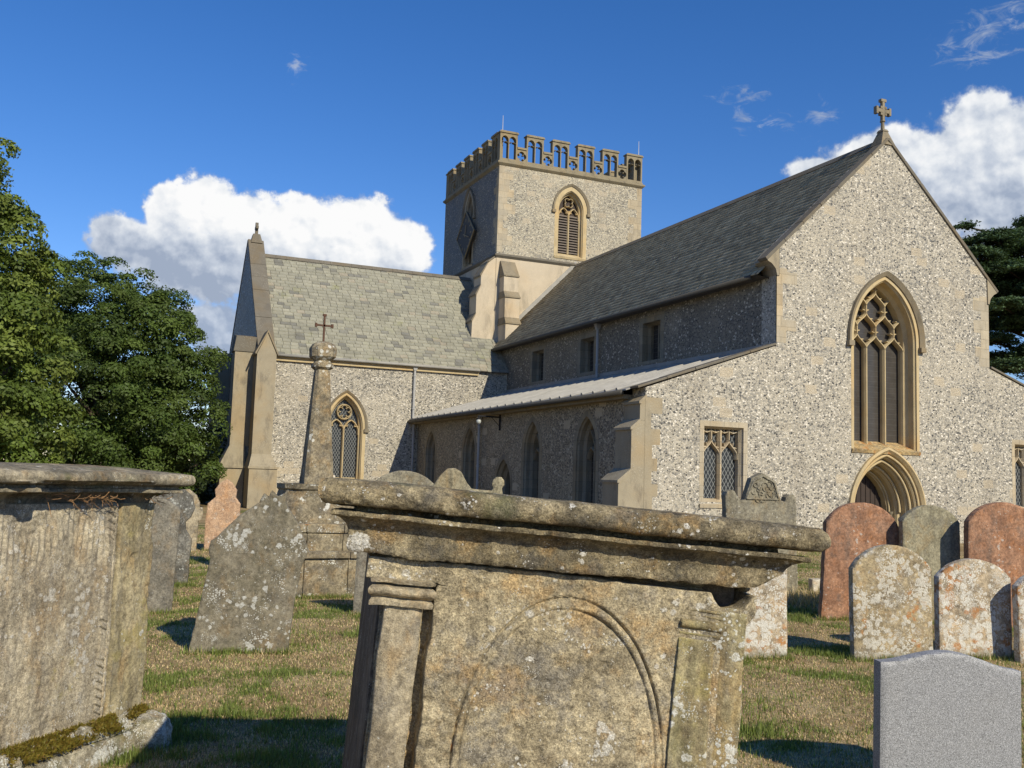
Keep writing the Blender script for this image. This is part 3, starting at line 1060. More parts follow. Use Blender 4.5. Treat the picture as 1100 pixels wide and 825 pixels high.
def slates(name, O, U, V, L, Hs, w, h, th, pal, material, keep=None, jit=1.0, parent=church, gap=0.008):
    """a roof slope of separate slates; each with its own tone, lying on a thin deck"""
    O, U, V = Vector(O) - Vector(CH), Vector(U).normalized(), Vector(V).normalized()
    N = U.cross(V).normalized()
    if N.z < 0:
        N = -N
    vs, fs, ts = [], [], []
    rows = int(Hs / h)
    hh = Hs / rows
    for i in range(rows):
        u = -w * random.random()
        while u < L:
            ww_ = w * random.uniform(0.75, 1.25)
            ua, ub = max(u, 0), min(u + ww_ - gap, L)
            u += ww_
            if ub - ua < 0.03:
                continue
            va, vb = i * hh + random.uniform(-.012, .012) * jit, min((i + 1.25) * hh, Hs)
            if keep and not keep((ua + ub) / 2, (va + vb) / 2):
                continue
            lift = th * random.uniform(0.8, 1.35)
            tw = random.uniform(-.005, .005) * jit
            pts = [(ua, va, lift + tw), (ub, va, lift - tw), (ub, vb, 0.003), (ua, vb, 0.003), (ua, va, 0.0), (ub, va, 0.0)]
            k = len(vs)
            for (a, c, e) in pts:
                vs.append(O + U * a + V * c + N * e)
            fs += [(k, k + 1, k + 2, k + 3), (k + 4, k + 5, k + 1, k), (k + 4, k, k + 3, k + 3), (k + 5, k + 2, k + 1, k + 1)]
            c0 = random.choice(pal)
            q = random.uniform(0.9, 1.1)
            ts += [[c * q for c in c0]] * 6
    fs = [f for f in fs if len(set(f)) == 4]
    return np_mesh(name, [tuple(v) for v in vs], fs, material, parent, np.array(ts))


NR_LO, NR_HI = Vector((15.22, 0, 6.74)), Vector((APX, 0, APZ + 0.02))
V = (NR_HI - NR_LO)
pal_d = [(0.33, 0.27, 0.165), (0.36, 0.30, 0.185), (0.30, 0.25, 0.155), (0.39, 0.33, 0.21), (0.32, 0.262, 0.16), (0.24, 0.20, 0.125)]
slates('roof', (NR_LO.x, YW + 0.22, NR_LO.z), (0, 1, 0), V, YT - YW - 0.22, V.length, 0.24, 0.19, 0.016, pal_d, M['slate_dark'])
b = cmb()
for sx in (1, -1):
    lo = Vector((APX - sx * (APX - NR_LO.x), 0, NR_LO.z))
    b.face([(lo.x, YW + .3, lo.z - .02), (lo.x, YT, lo.z - .02), (APX, YT, APZ), (APX, YW + .3, APZ)])
    b.face([(lo.x, YW + .3, lo.z - .02), (lo.x, YT, lo.z - .02), (lo.x + sx * .45, YT, lo.z - .06), (lo.x + sx * .45, YW + .3, lo.z - .06)])
b.build('roof_deck', M['roof_deck'], church, weld=False)
b = cmb()
for k in range(41):
    y = YW + 0.35 + k * 0.452
    b.prism([(APX - .16, APZ - .09), (APX, APZ + .10), (APX + .16, APZ - .09)], mW(y), 0, 0.446)
b.build('ridge_tile', M['coping'], church, weld=False)


def gutter(p, q, r=0.06, material='dark_gutter'):
    b = cmb()
    b.tube([p, q], r, 8)
    return b.build('gutter', M[material], church, True)


gutter((15.20, YW + 0.55, 6.70), (15.20, YT + .1, 6.70), 0.065)


def pipe(x, y, z0, z1, r=0.045, material='gutter', head=True):
    b = cmb()
    b.tube([(x, y, z0), (x, y, z1)], r, 8)
    z = z0 + 0.4
    while z < z1:
        b.tube([(x, y, z), (x, y, z + .06)], r * 1.35, 8)
        z += 1.3
    if head:
        b.hexa([(x - .06, y - .06, z1 - .05), (x + .06, y - .06, z1 - .05), (x + .06, y + .06, z1 - .05), (x - .06, y + .06, z1 - .05)],
               [(x - .11, y - .10, z1 + .13), (x + .11, y - .10, z1 + .13), (x + .11, y + .10, z1 + .13), (x - .11, y + .10, z1 + .13)])
    return b.build('downpipe', M[material], church, True, auto=40)


pipe(15.5, 28.8, 4.85, 6.55)

# ---- north aisle
ma = mN(XA)
holes = []
for yc in (35.1, 31.0, 25.85, 22.45):
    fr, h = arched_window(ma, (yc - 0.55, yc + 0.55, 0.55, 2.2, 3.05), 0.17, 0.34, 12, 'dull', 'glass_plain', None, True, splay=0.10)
    holes.append(h)
    t = cmb()
    t.bar([(yc, 0.55), (yc, 2.2)], ma, 0.09, 0.24, 0.40)
    for s in (-1, 1):
        t.bar([(yc, 2.2), (yc + s * .12, 2.5), (yc + s * .30, 2.72)], ma, 0.07, 0.26, 0.40)
        t.bar([(yc + s * .45, 1.95), (yc + s * .36, 2.15), (yc + s * .22, 2.25), (yc + s * .08, 2.15)], ma, 0.06, 0.26, 0.40)
    t.build('tracery', M['dull'], fr)
ND = (27.35, 28.55, -0.1, 1.1, 1.95)
b = cmb()
for (i0, d0), (i1, d1) in zip([(-.15, .02), (-.15, -.004), (0, -.004), (0, .05), (.08, .12), (.08, .2), (.16, .28), (.16, .5)], [(-.15, -.004), (0, -.004), (0, .05), (.08, .12), (.08, .2), (.16, .28), (.16, .5)]):
    b.ring(arch(*arch_in(ND, i0, 1.1), n=12), d0, arch(*arch_in(ND, i1, 1.1), n=12), d1, ma)
b.build('doorway', M['dull'], church)
b = cmb()
b.sheet(arch(*arch_in(ND, .16, 1.1), n=12), [], ma, .42)
b.build('door', M['oak'], church)
holes.append(arch(*ND, n=12))
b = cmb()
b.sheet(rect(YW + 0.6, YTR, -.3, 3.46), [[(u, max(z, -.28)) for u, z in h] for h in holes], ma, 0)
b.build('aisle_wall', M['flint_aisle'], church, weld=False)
# lead roof with rolls
rl0, rl1 = Vector((XA - 0.36, 0, 3.53)), Vector((XN, 0, 4.80))
dv = rl1 - rl0
b = cmb()
b.hexa([(rl0.x, YW + .3, rl0.z), (rl0.x, YTR, rl0.z), (rl1.x, YTR, rl1.z), (rl1.x, YW + .3, rl1.z)],
       [(rl0.x, YW + .3, rl0.z + .03), (rl0.x, YTR, rl0.z + .03), (rl1.x, YTR, rl1.z + .03), (rl1.x, YW + .3, rl1.z + .03)])
b.hexa([(XN - .5, YTR - .01, rl1.z - .16), (XN - .5, YT, rl1.z - .16), (XN, YT, rl1.z), (XN, YTR - .01, rl1.z)],
       [(XN - .5, YTR - .01, rl1.z - .13), (XN - .5, YT, rl1.z - .13), (XN, YT, rl1.z + .03), (XN, YTR - .01, rl1.z + .03)])
y = YW + 0.7
while y < YTR - 0.2:
    yy = y + random.uniform(-.03, .03)
    b.tube([(rl0.x - .01, yy, rl0.z + .045), (rl1.x, yy, rl1.z + .05)], 0.05, 6)
    y += 0.62
b.box(XN - .03, XN - .004, YW + .55, YT - .2, 4.8, 4.98)
b.build('lead_roof', M['lead'], church, weld=False)
gutter((XA - 0.39, YW + .45, 3.49), (XA - 0.39, YTR, 3.46), 0.06)
b = cmb()
b.box(XA - .26, XA + .02, YW + .6, YTR, 3.36, 3.46)
b.build('eaves_course', M['weathered'], church)
pipe(XA - .09, 29.9, 0.0, 3.36, material='gutter')

# ---- transept
mt = mW(YTR)
TX0, TRY, TRZ, TEZ = 6.05, 41.0, 10.35, 5.72
fr, th = arched_window(mt, (8.22, 9.58, 1.15, 3.15, 4.36), 0.13, 0.30, 16, hood=(0.1, 0.10, 0.19, 0.08), splay=0.10, glass='glass')
t = cmb()
t.bar([(8.9, 1.15), (8.9, 3.2)], mt, 0.085, 0.20, 0.36)
for p, q in ((8.32, 8.9), (8.9, 9.48)):
    light_head(t, mt, p, q, 2.95, 0.46, 0.065, 0.22, 0.36)
for k in range(6):
    a0 = 60 * k + 30
    cx, cz = 8.9 + 0.165 * math.cos(R(a0)), 3.72 + 0.165 * math.sin(R(a0))
    t.bar(arc_pts((cx, cz), 0.095, a0 - 120, a0 + 120, 8), mt, 0.04, 0.22, 0.36)
t.bar(arc_pts((8.9, 3.72), 0.285, 0, 360, 20), mt, 0.05, 0.22, 0.36)
t.build('tracery', M['yellow_stone'], fr)
b = cmb()
b.sheet(rect(TX0, XN, -.3, TEZ), [th], mt, 0)
b.build('transept_wall', M['flint'], church, weld=False)
quoins('quoin', mt, TX0 + 0.0, 0, 1.5, 1, long=0.5, short=0.25)
# gable
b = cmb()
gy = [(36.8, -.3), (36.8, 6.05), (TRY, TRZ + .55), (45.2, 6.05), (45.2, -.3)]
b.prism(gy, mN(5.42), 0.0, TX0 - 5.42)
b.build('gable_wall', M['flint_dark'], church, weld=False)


def coping_x(p, q, x0, x1, th):
    b = cmb()
    d = Vector((q[0] - p[0], q[1] - p[1]))
    L = d.length
    d /= L
    nrm = Vector((-d.y, d.x)) if d.x > 0 else Vector((d.y, -d.x))
    n = int(L / 0.8)
    for i in range(n):
        a = Vector(p) + d * (L * i / n)
        c = Vector(p) + d * (L * (i + 1) / n - .008)
        e = nrm * th * random.uniform(.9, 1.1)
        b.hexa([(x0, a.x, a.y), (x1, a.x, a.y), (x1, c.x, c.y), (x0, c.x, c.y)],
               [(x0, a.x + e.x, a.y + e.y), (x1, a.x + e.x, a.y + e.y), (x1, c.x + e.x, c.y + e.y), (x0, c.x + e.x, c.y + e.y)])
    return b.build('coping', M['coping'], church, bevel=.012, weld=False)


coping_x((36.62, 5.92), (TRY, TRZ + .55), 5.40, 6.04, .10)
coping_x((45.4, 5.92), (TRY, TRZ + .55), 5.40, 6.04, .10)
b = cmb()
b.hexa([(5.5, TRY - .28, TRZ + .45), (5.98, TRY - .28, TRZ + .45), (5.98, TRY + .28, TRZ + .45), (5.5, TRY + .28, TRZ + .45)],
       [(5.6, TRY - .14, TRZ + .86), (5.88, TRY - .14, TRZ + .86), (5.88, TRY + .14, TRZ + .86), (5.6, TRY + .14, TRZ + .86)])
zz = TRZ + .86
b.box(5.68, 5.80, TRY - .06, TRY + .06, zz, zz + .50)
b.box(5.685, 5.795, TRY - .20, TRY + .20, zz + .22, zz + .34)
b.build('gable_cross', M['coping'], church, bevel=.012, weld=False)

# roof of the transept, west slope of pale stone slates and the hidden east slope
t0, t1 = Vector((0, YTR - .18, TEZ - .05)), Vector((0, TRY, TRZ))
V = t1 - t0
pal_t = [(0.25, 0.245, 0.195)] * 8 + [(0.265, 0.258, 0.205)] * 6 + [(0.235, 0.23, 0.185)] * 6 + [(0.19, 0.187, 0.16), (0.16, 0.158, 0.14), (0.28, 0.255, 0.20)]
slates('roof', (6.10, t0.y, t0.z), (1, 0, 0), V, XN - 6.10, V.length, 0.33, 0.205, 0.024, pal_t, M['slate_old'], gap=0.014)
b = cmb()
b.face([(6.0, t0.y, t0.z - .01), (XN, t0.y, t0.z - .01), (XN, TRY, TRZ - .01), (6.0, TRY, TRZ - .01)])
b.face([(6.0, 45.3, t0.z - .01), (XN, 45.3, t0.z - .01), (XN, TRY, TRZ - .01), (6.0, TRY, TRZ - .01)])
b.face([(6.0, 45.2, -.3), (XN, 45.2, -.3), (XN, 45.2, 5.8), (6.0, 45.2, 5.8)])
b.build('roof_deck', M['roof_deck'], church, weld=False)
b = cmb()
for k in range(20):
    x = 6.12 + k * .464
    b.prism([(TRY - .15, TRZ - .08), (TRY, TRZ + .09), (TRY + .15, TRZ - .08)], mN(x), 0, .458)
b.build('ridge_tile', M['coping'], church, weld=False)
b = cmb()
b.box(6.07, 14.30, YTR - .10, YTR + .02, TEZ - .23, TEZ - .11)
b.box(6.07, 14.30, YTR - .15, YTR - .02, TEZ - .115, TEZ - .065)
b.build('eaves_cornice', M['yellow_stone'], church)
gutter((6.1, YTR - .22, TEZ - .03), (14.3, YTR - .22, TEZ - .03), 0.055, 'lead')
pipe(11.58, YTR - .09, 3.55, 5.55, 0.05)
pipe(XA - .20, YTR - .10, 0.0, 3.5, 0.05, head=False)

# buttresses of the transept corner
b = cmb()
# one towards the west, with a gabled head
bx0, bx1, by = 5.32, 6.02, 36.02
b.box(5.22, 6.22, by - .28, YTR + .02, -.3, 1.42)
b.hexa([(5.18, by - .32, 1.42), (6.26, by - .32, 1.42), (6.26, YTR + .02, 1.42), (5.18, YTR + .02, 1.42)],
       [(5.18, by - .32, 1.50), (6.26, by - .32, 1.50), (6.26, YTR + .02, 1.50), (5.18, YTR + .02, 1.50)])
b.hexa([(5.20, by - .30, 1.50), (6.20, by - .30, 1.50), (6.20, YTR + .02, 1.50), (5.20, YTR + .02, 1.50)],
       [(bx0, by, 1.95), (bx1, by, 1.95), (bx1, YTR + .02, 1.95), (bx0, YTR + .02, 1.95)])
b.prism([(bx0, 1.95), (bx1, 1.95), (bx1, 5.62), ((bx0 + bx1) / 2, 6.42), (bx0, 5.62)], mW(by), 0, YTR - by + .02)
b.build('buttress', M['buttress'], church, weld=False)
b = cmb()
for sx in (-1, 1):
    xm = (bx0 + bx1) / 2
    b.hexa([(xm + sx * .40, by - .05, 5.58), (xm, by - .05, 6.42), (xm, YTR + .1, 6.42), (xm + sx * .40, YTR + .1, 5.58)],
           [(xm + sx * .43, by - .05, 5.64), (xm, by - .05, 6.52), (xm, YTR + .1, 6.52), (xm + sx * .43, YTR + .1, 5.64)])
b.build('buttress_cap', M['weathered'], church, weld=False)
# one towards the north
b = cmb()
b.box(4.35, 5.20, 36.86, 37.66, -.3, 1.42)
b.box(4.28, 5.26, 36.80, 37.72, 1.42, 1.50)
b.hexa([(4.30, 36.82, 1.50), (5.20, 36.82, 1.50), (5.20, 37.70, 1.50), (4.30, 37.70, 1.50)],
       [(4.64, 36.88, 2.25), (5.20, 36.88, 2.25), (5.20, 37.62, 2.25), (4.64, 37.62, 2.25)])
b.box(4.64, 5.45, 36.88, 37.62, 2.25, 5.75)
b.build('buttress', M['buttress'], church, weld=False)
b = cmb()
b.hexa([(4.58, 36.84, 5.752), (5.45, 36.84, 5.752), (5.45, 37.66, 5.752), (4.58, 37.66, 5.752)],
       [(4.66, 36.84, 6.32), (5.45, 36.84, 6.32), (5.45, 37.66, 6.45), (4.66, 37.66, 6.45)])
b.build('buttress_cap', M['coping'], church, weld=False)
# and its fellow on the far corner
b = cmb()
b.box(4.1, 5.3, 44.4, 45.1, -.3, 1.42)
b.hexa([(4.0, 44.3, 1.42), (5.3, 44.3, 1.42), (5.3, 45.2, 1.42), (4.0, 45.2, 1.42)], [(4.7, 44.4, 2.3), (5.4, 44.4, 2.3), (5.4, 45.1, 2.3), (4.7, 45.1, 2.3)])
b.box(4.7, 5.5, 44.42, 45.08, 2.3, 6.5)
b.build('buttress', M['buttress'], church, weld=False)

# ---- tower
TX, TXS, TYE = 15.45, 22.62, 45.05
ZS, ZP = 10.92, 15.0
mtw, mtn = mW(YT), mN(TX)
fr, bh = arched_window(mtw, (18.36, 19.60, 11.44, 13.40, 14.28), 0.18, 0.30, 16, 'yellow_stone', 'oak', (0.12, 0.20, 0.30, 0.09), True, splay=0.12)
t = cmb()
t.bar([(18.98, 11.4), (18.98, 13.4)], mtw, 0.10, 0.20, 0.34)
for p, q in ((18.48, 18.98), (18.98, 19.48)):
    light_head(t, mtw, p, q, 13.10, 0.42, 0.07, 0.21, 0.34)
for k in range(4):
    a0 = 90 * k + 45
    cx, cz = 18.98 + .12 * math.cos(R(a0)), 13.78 + .12 * math.sin(R(a0))
    t.bar(arc_pts((cx, cz), 0.11, a0 - 110, a0 + 110, 8), mtw, 0.04, 0.21, 0.34)
t.build('tracery', M['yellow_stone'], fr)
t = cmb()
for p, q in ((18.47, 18.94), (19.02, 19.49)):
    for k in range(15):
        z = 11.47 + k * 0.118
        t.hexa([(p, YT + .24, z), (q, YT + .24, z), (q, YT + .36, z + .085), (p, YT + .36, z + .085)], [(p, YT + .24, z + .03), (q, YT + .24, z + .03), (q, YT + .36, z + .115), (p, YT + .36, z + .115)])
t.build('louvre', M['louvre'], fr, weld=False)
fr2, nh = arched_window(mtn, (41.1, 42.15, 11.3, 13.4, 14.6), 0.18, 0.32, 14, 'ashlar', 'oak', (0.1, 0.18, 0.27, 0.08), True, splay=0.10)
b = cmb()
b.sheet(rect(TX, TXS, ZS, ZP), [bh], mtw, 0)
b.face([(TXS, YT, 6.5), (TXS, TYE, 6.5), (TXS, TYE, ZP), (TXS, YT, ZP)])
b.face([(TX, TYE, 0), (TXS, TYE, 0), (TXS, TYE, ZP), (TX, TYE, ZP)])
b.face([(TX, YT, ZP), (TXS, YT, ZP), (TXS, TYE, ZP), (TX, TYE, ZP)])
b.build('tower_wall', M['flint_tower'], church, weld=False)
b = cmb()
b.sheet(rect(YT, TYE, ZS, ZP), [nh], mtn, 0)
b.build('tower_wall', M['flint_dark'], church, weld=False)  # north face in darker flint than the west: its shade is in the colour
b = cmb()
b.sheet(rect(TX, TXS, 3.0, ZS), [], mtw, 0)
b.sheet(rect(YT, TYE, 3.0, ZS), [], mtn, 0)
b.build('tower_base', M['render'], church, weld=False)
quoins('quoin', mtw, TX, ZS + .15, ZP - .1, 1, long=.8, short=.45, h=.36, material='ashlar_pale')
quoins('quoin', mtw, TXS, ZS + .15, ZP - .1, -1, long=.8, short=.45, h=.36, material='ashlar')
quoins('quoin', mtn, YT, ZS + .15, ZP - .1, 1, long=.5, short=.3, h=.36, material='ashlar')


def string_course(z0, z1, pr, material='weathered'):
    b = cmb()
    prof = [(0.0, z0 - .05), (pr * .5, z0), (pr, z0 + (z1 - z0) * .3), (pr, z0 + (z1 - z0) * .62), (0.0, z1)]
    loops = [[(TX - p, YT - p, z), (TXS + p, YT - p, z), (TXS + p, TYE + p, z), (TX - p, TYE + p, z)] for p, z in prof]
    b.loft(loops, True, False)
    return b.build('string_course', M[material], church)


string_course(ZS - .06, ZS + .10, .09, 'coping')
string_course(ZP - .04, ZP + .15, .11, 'parapet')

# openwork battlements: pierced merlons and embrasure panels on the four sides
par = cmb()
GM, GE = 0.83, 0.438


def merlon_panel(b, mp, u0, u1, z0, z1, d1):
    w = u1 - u0
    e = 0.072
    m_ = (u0 + u1) / 2
    hs = []
    for p, q in ((u0 + e, m_ - .022), (m_ + .022, u1 - e)):
        hs.append(arch(p, q, z0 + .06, z1 - .30, z1 - .12, 4))
        c = (p + q) / 2
    b.slab(rect(u0, u1, z0, z1), hs, mp, 0.0, d1)
    # small eyelets in the head and cusps
    for p, q in ((u0 + e, m_ - .022), (m_ + .022, u1 - e)):
        b.bar([(p, z1 - .40), ((p + q) / 2 - .03, z1 - .36)], mp, .035, .03, d1 - .03)
        b.bar([(q, z1 - .40), ((p + q) / 2 + .03, z1 - .36)], mp, .035, .03, d1 - .03)
    b.prism([(u0 - .035, z1), (u1 + .035, z1), (u1 + .035, z1 + .05), (u1 - .02, z1 + .09), (u0 + .02, z1 + .09), (u0 - .035, z1 + .05)], mp, -.045, d1 + .045)


def foil_hole(cu, cz, r):
    pts = []
    for i in range(32):
        a = 2 * math.pi * i / 32
        rr = r * (0.80 + 0.24 * abs(math.cos(2 * a)) ** 0.6)
        pts.append((cu + rr * math.cos(a), cz + rr * math.sin(a)))
    return pts


def battlement(mp, u0, z0, parent):
    u = u0
    for k in range(6):
        m2 = cmb()
        merlon_panel(m2, mp, u, u + GM, z0, 16.40, 0.24)
        m2.build('merlon', M['parapet'], parent, weld=False)
        u += GM
        if k < 5:
            bm_ = cmb()
            bm_.slab(rect(u + .002, u + GE - .002, z0, 15.76), [foil_hole(u + GE / 2, 15.46, .212)], mp, .01, .23)
            bm_.prism([(u - .002, 15.762), (u + GE + .002, 15.762), (u + GE + .002, 15.80), (u + GE + .002, 15.85), (u - .002, 15.85)], mp, -.035, .275)
            for a in range(4):
                an = R(45 + 90 * a)
                c = (u + GE / 2 + .14 * math.cos(an), 15.45 + .14 * math.sin(an))
                bm_.bar([(u + GE / 2 + .19 * math.cos(an), 15.45 + .20 * math.sin(an)), (u + GE / 2 + .10 * math.cos(an), 15.45 + .10 * math.sin(an))], mp, .06, .05, .19)
            u += GE
            bm_.build('embrasure', M['parapet'], parent, weld=False)


base = cmb()
base.hexa([(TX - .02, YT - .02, ZP + .14), (TXS + .02, YT - .02, ZP + .14), (TXS + .02, YT + .26, ZP + .14), (TX - .02, YT + .26, ZP + .14)],
          [(TX - .02, YT - .02, ZP + .20), (TXS + .02, YT - .02, ZP + .20), (TXS + .02, YT + .26, ZP + .20), (TX - .02, YT + .26, ZP + .20)])
base.box(TX - .02, TX + .26, YT + .262, TYE + .02, ZP + .14, ZP + .20)
base.box(TXS - .26, TXS + .02, YT + .262, TYE + .02, ZP + .14, ZP + .20)
base.box(TX + .262, TXS - .262, TYE - .26, TYE + .02, ZP + .14, ZP + .20)
parapet = base.build('parapet', M['parapet'], church, weld=False)
battlement(mtw, TX - .005, ZP + .202, parapet)
battlement(lambda u, z, d: (TX + d, YT + .262 + (u - TX) * (TYE - YT - .52) / 7.17, z), TX, ZP + .202, parapet)
battlement(lambda u, z, d: (TXS - d, YT + .262 + (u - TX) * (TYE - YT - .52) / 7.17, z), TX, ZP + .202, parapet)
battlement(lambda u, z, d: (u, TYE - d, z), TX - .005, ZP + .202, parapet)
for x, y in ((TX + .14, YT + .12), (TXS - .14, YT + .12)):
    b = cmb()
    b.tube([(x, y, 16.35), (x, y, 17.2)], [.02, .012], 6)
    b.build('lightning_rod', M['white_metal'], church)

# lozenge clock dial over the north belfry window
b = cmb()
cyk, czk = 41.58, 12.55
loz = [(cyk - 1.12, czk), (cyk, czk - 1.12), (cyk + 1.12, czk), (cyk, czk + 1.12)]
b.prism(loz, mtn, -.16, -.05)
dial = b.build('clock_dial', M['dark_gutter'], church)
b = cmb()
b.bar([loz[i % 4] for i in range(5)], mtn, .07, -.20, -.15)
for k in range(12):
    a = R(30 * k)
    b.bar([(cyk + .62 * math.cos(a), czk + .62 * math.sin(a)), (cyk + .76 * math.cos(a), czk + .76 * math.sin(a))], mtn, .06, -.175, -.155)
b.bar([(cyk, czk - .1), (cyk - .12, czk + .45)], mtn, .06, -.21, -.19)
b.bar([(cyk + .1, czk + .04), (cyk - .6, czk - .22)], mtn, .045, -.24, -.22)
b.build('clock_hands', M['gilt'], dial, weld=False)

# buttresses at the tower's corner
b = cmb()
y0 = YT - .85
bxa, bxb = 15.62, 16.30
tops = [(-.85, 3.0, 7.9), (-.70, 7.9, 9.05), (-.52, 9.05, 10.0)]
for i, (pj, z0, z1) in enumerate(tops):
    nx = tops[i + 1][0] if i < 2 else -.08
    rise = (.26 if i < 2 else .62)
    b.hexa([(bxa, YT + pj, z0), (bxb, YT + pj, z0), (bxb, YT + .01, z0), (bxa, YT + .01, z0)], [(bxa, YT + pj, z1), (bxb, YT + pj, z1), (bxb, YT + .01, z1), (bxa, YT + .01, z1)])
b.build('buttress', M['render'], church, weld=False)
for i, (pj, z0, z1) in enumerate(tops):
    b = cmb()
    nx = tops[i + 1][0] if i < 2 else -.06
    rise = (.24 if i < 2 else .68)
    b.hexa([(bxa - .03, YT + pj - .05, z1 - .06), (bxb + .03, YT + pj - .05, z1 - .06), (bxb + .03, YT, z1 - .06), (bxa - .03, YT, z1 - .06)],
           [(bxa - .03, YT + pj - .05, z1), (bxb + .03, YT + pj - .05, z1), (bxb + .03, YT, z1), (bxa - .03, YT, z1)])
    b.hexa([(bxa - .02, YT + pj - .03, z1), (bxb + .02, YT + pj - .03, z1), (bxb + .02, YT, z1), (bxa - .02, YT, z1)],
           [(bxa, YT + nx, z1 + rise), (bxb, YT + nx, z1 + rise), (bxb, YT, z1 + rise), (bxa, YT, z1 + rise)])
    b.build('buttress_cap', M['weathered'], church, weld=False)
# the stepped one towards the north
b = cmb()
prof = [(14.42, 3.0), (14.42, 6.6), (14.45, 7.95), (14.60, 8.25), (14.60, 9.1), (14.78, 9.5), (14.78, 9.95), (15.02, 10.4), (15.10, 10.55), (15.46, 10.86), (15.46, 3.0)]
b.prism(prof, mW(YT + .03), 0, .80)
b.build('buttress', M['render'], church, weld=False)
for (xa, za), (xb, zb) in (((14.45, 7.95), (14.60, 8.25)), ((14.60, 9.1), (14.78, 9.5)), ((14.78, 9.95), (15.10, 10.55)), ((15.10, 10.55), (15.45, 10.86))):
    b = cmb()
    b.prism([(xa - .05, za - .02), (xb, zb + .02), (xb, zb + .08), (xa - .05, za + .05)], mW(YT), 0, .86)
    b.build('buttress_cap', M['weathered'], church, weld=False)
# low wall and sloping stair top at the foot of the tower
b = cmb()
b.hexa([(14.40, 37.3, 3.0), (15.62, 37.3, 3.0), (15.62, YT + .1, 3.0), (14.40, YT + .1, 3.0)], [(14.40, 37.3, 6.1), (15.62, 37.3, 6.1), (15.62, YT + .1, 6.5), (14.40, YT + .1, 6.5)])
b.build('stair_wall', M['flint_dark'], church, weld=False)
# pale weathering where the nave roof meets the tower
b = cmb()
d = Vector((APX - 15.3, APZ - 6.8)).normalized()
nn_ = Vector((-d.y, d.x))
p, q = Vector((15.5, 6.98)), Vector((APX, APZ))
b.hexa([(p.x, YT - .05, p.y), (q.x, YT - .05, q.y), (q.x, YT + .01, q.y), (p.x, YT + .01, p.y)],
       [(p.x + nn_.x * .2, YT - .03, p.y + nn_.y * .2), (q.x, YT - .03, q.y + .26), (q.x, YT + .01, q.y + .26), (p.x + nn_.x * .2, YT + .01, p.y + nn_.y * .2)])
b.build('flashing', M['lead'], church)

# lamp on its bracket over the north door
lamp = empty('wall_lamp', (XA - .02, 28.3, 3.28), 'small wall lamp on a black bracket beside the north doorway', 'lamp')
b = MB()
b.tube([(0, 0, 0), (-.75, 0, 0)], .028, 6)
b.tube([(0, 0, .09), (0, 0, -.42)], .032, 6)
b.tube([(0, 0, -.30), (-.30, 0, 0)], .010, 6)
b.build('bracket', M['black_iron'], lamp)
b = MB()
b.tube([(-.72, 0, 0), (-.72, 0, -.06), (-.72, 0, -.07), (-.72, 0, -.12)], [.02, .03, .09, .05], 10)
b.build('hood', M['black_iron'], lamp, True)
b = MB()
b.tube([(-.72, 0, -.10), (-.72, 0, -.15), (-.72, 0, -.22), (-.72, 0, -.25)], [.05, .08, .07, .02], 10)
b.build('lamp_shade', M['lamp_glass'], lamp, True)

# ------------------------------------------------------------------ ground
def green_at(P):
    """where the dry turf has stayed green"""
    P = np.array(P, float)
    P[:, 2] = 0
    v = (fbm(P, .45, 3, 401) - .5) * 0.7 + (fbm(P, 1.9, 3, 402, .6) - .5) * 1.3 + (fbm(P, 6.0, 3, 403, .6) - .5) * 0.9
    t_ = np.clip((v + .0) / .38, 0, 1)
    return .85 * t_ * t_ * (3 - 2 * t_)


def build_ground():
    m, t = mat('churchyard_turf')
    o = t.obj()
    a = t.sep(t.attr())
    mid = t.noise(o, 3.2, 6, 0.7)
    fine = t.noise(o, 26, 5, 0.75)
    g = t.mapr(t.math('ADD', a[0], t.math('MULTIPLY', t.math('SUBTRACT', mid, 0.5), 1.1)), 0.3, 0.75)
    dry = t.mix(t.mapr(t.noise(o, 1.3, 6, 0.65), 0.4, 0.62), (0.25, 0.18, 0.095), (0.38, 0.30, 0.17))
    gr = t.mix(t.mapr(fine, .4, .6), (0.085, 0.12, 0.03), (0.16, 0.185, 0.06))
    c = t.mix(t.math('MULTIPLY', g, 0.85), dry, gr)
    c = t.mix(t.math('MULTIPLY', t.mapr(t.noise(t.mapping(o, (.5, 1.2, 1)), 2.0, 6, 0.7), 0.52, 0.66), 0.55), c, (0.15, 0.10, 0.055))
    c = t.mix(t.mapr(fine, 0.48, 0.68), c, (0.13, 0.09, 0.05))
    t.out(c, 0.95, t.bump(t.math('ADD', fine, t.noise(o, 90, 3, 0.7)), 0.35, 0.012), 0.1)
    rad = np.concatenate([[0.3], np.geomspace(0.8, 700, 330)])
    th = np.linspace(0, 2 * np.pi, 361)[:-1]
    Rg, Tg = np.meshgrid(rad, th, indexing='ij')
    X, Y = Rg * np.sin(Tg), Rg * np.cos(Tg)
    P = np.stack([X.ravel(), Y.ravel(), np.zeros(X.size)], 1)
    z = (fbm(P, 0.6, 3, 5) - 0.5) * 0.07 + (fbm(P, 3.0, 2, 9) - 0.5) * 0.025 - 0.01
    P[:, 2] = z
    n, k = X.shape
    i, j = np.meshgrid(np.arange(n - 1), np.arange(k), indexing='ij')
    j2 = (j + 1) % k
    F = np.stack([i * k + j, (i + 1) * k + j, (i + 1) * k + j2, i * k + j2], -1).reshape(-1, 4)
    V = np.concatenate([P, [[0, 0, -0.01]]])
    G = green_at(V)
    np_mesh('ground', V, F, m, None, np.stack([G, G, G], 1), True, kind='structure')


build_ground()


def ground_z(x, y):
    P = np.stack([np.asarray(x), np.asarray(y), np.zeros(np.size(x))], 1)
    return (fbm(P, 0.6, 3, 5) - 0.5) * 0.07 + (fbm(P, 3.0, 2, 9) - 0.5) * 0.025 - 0.01


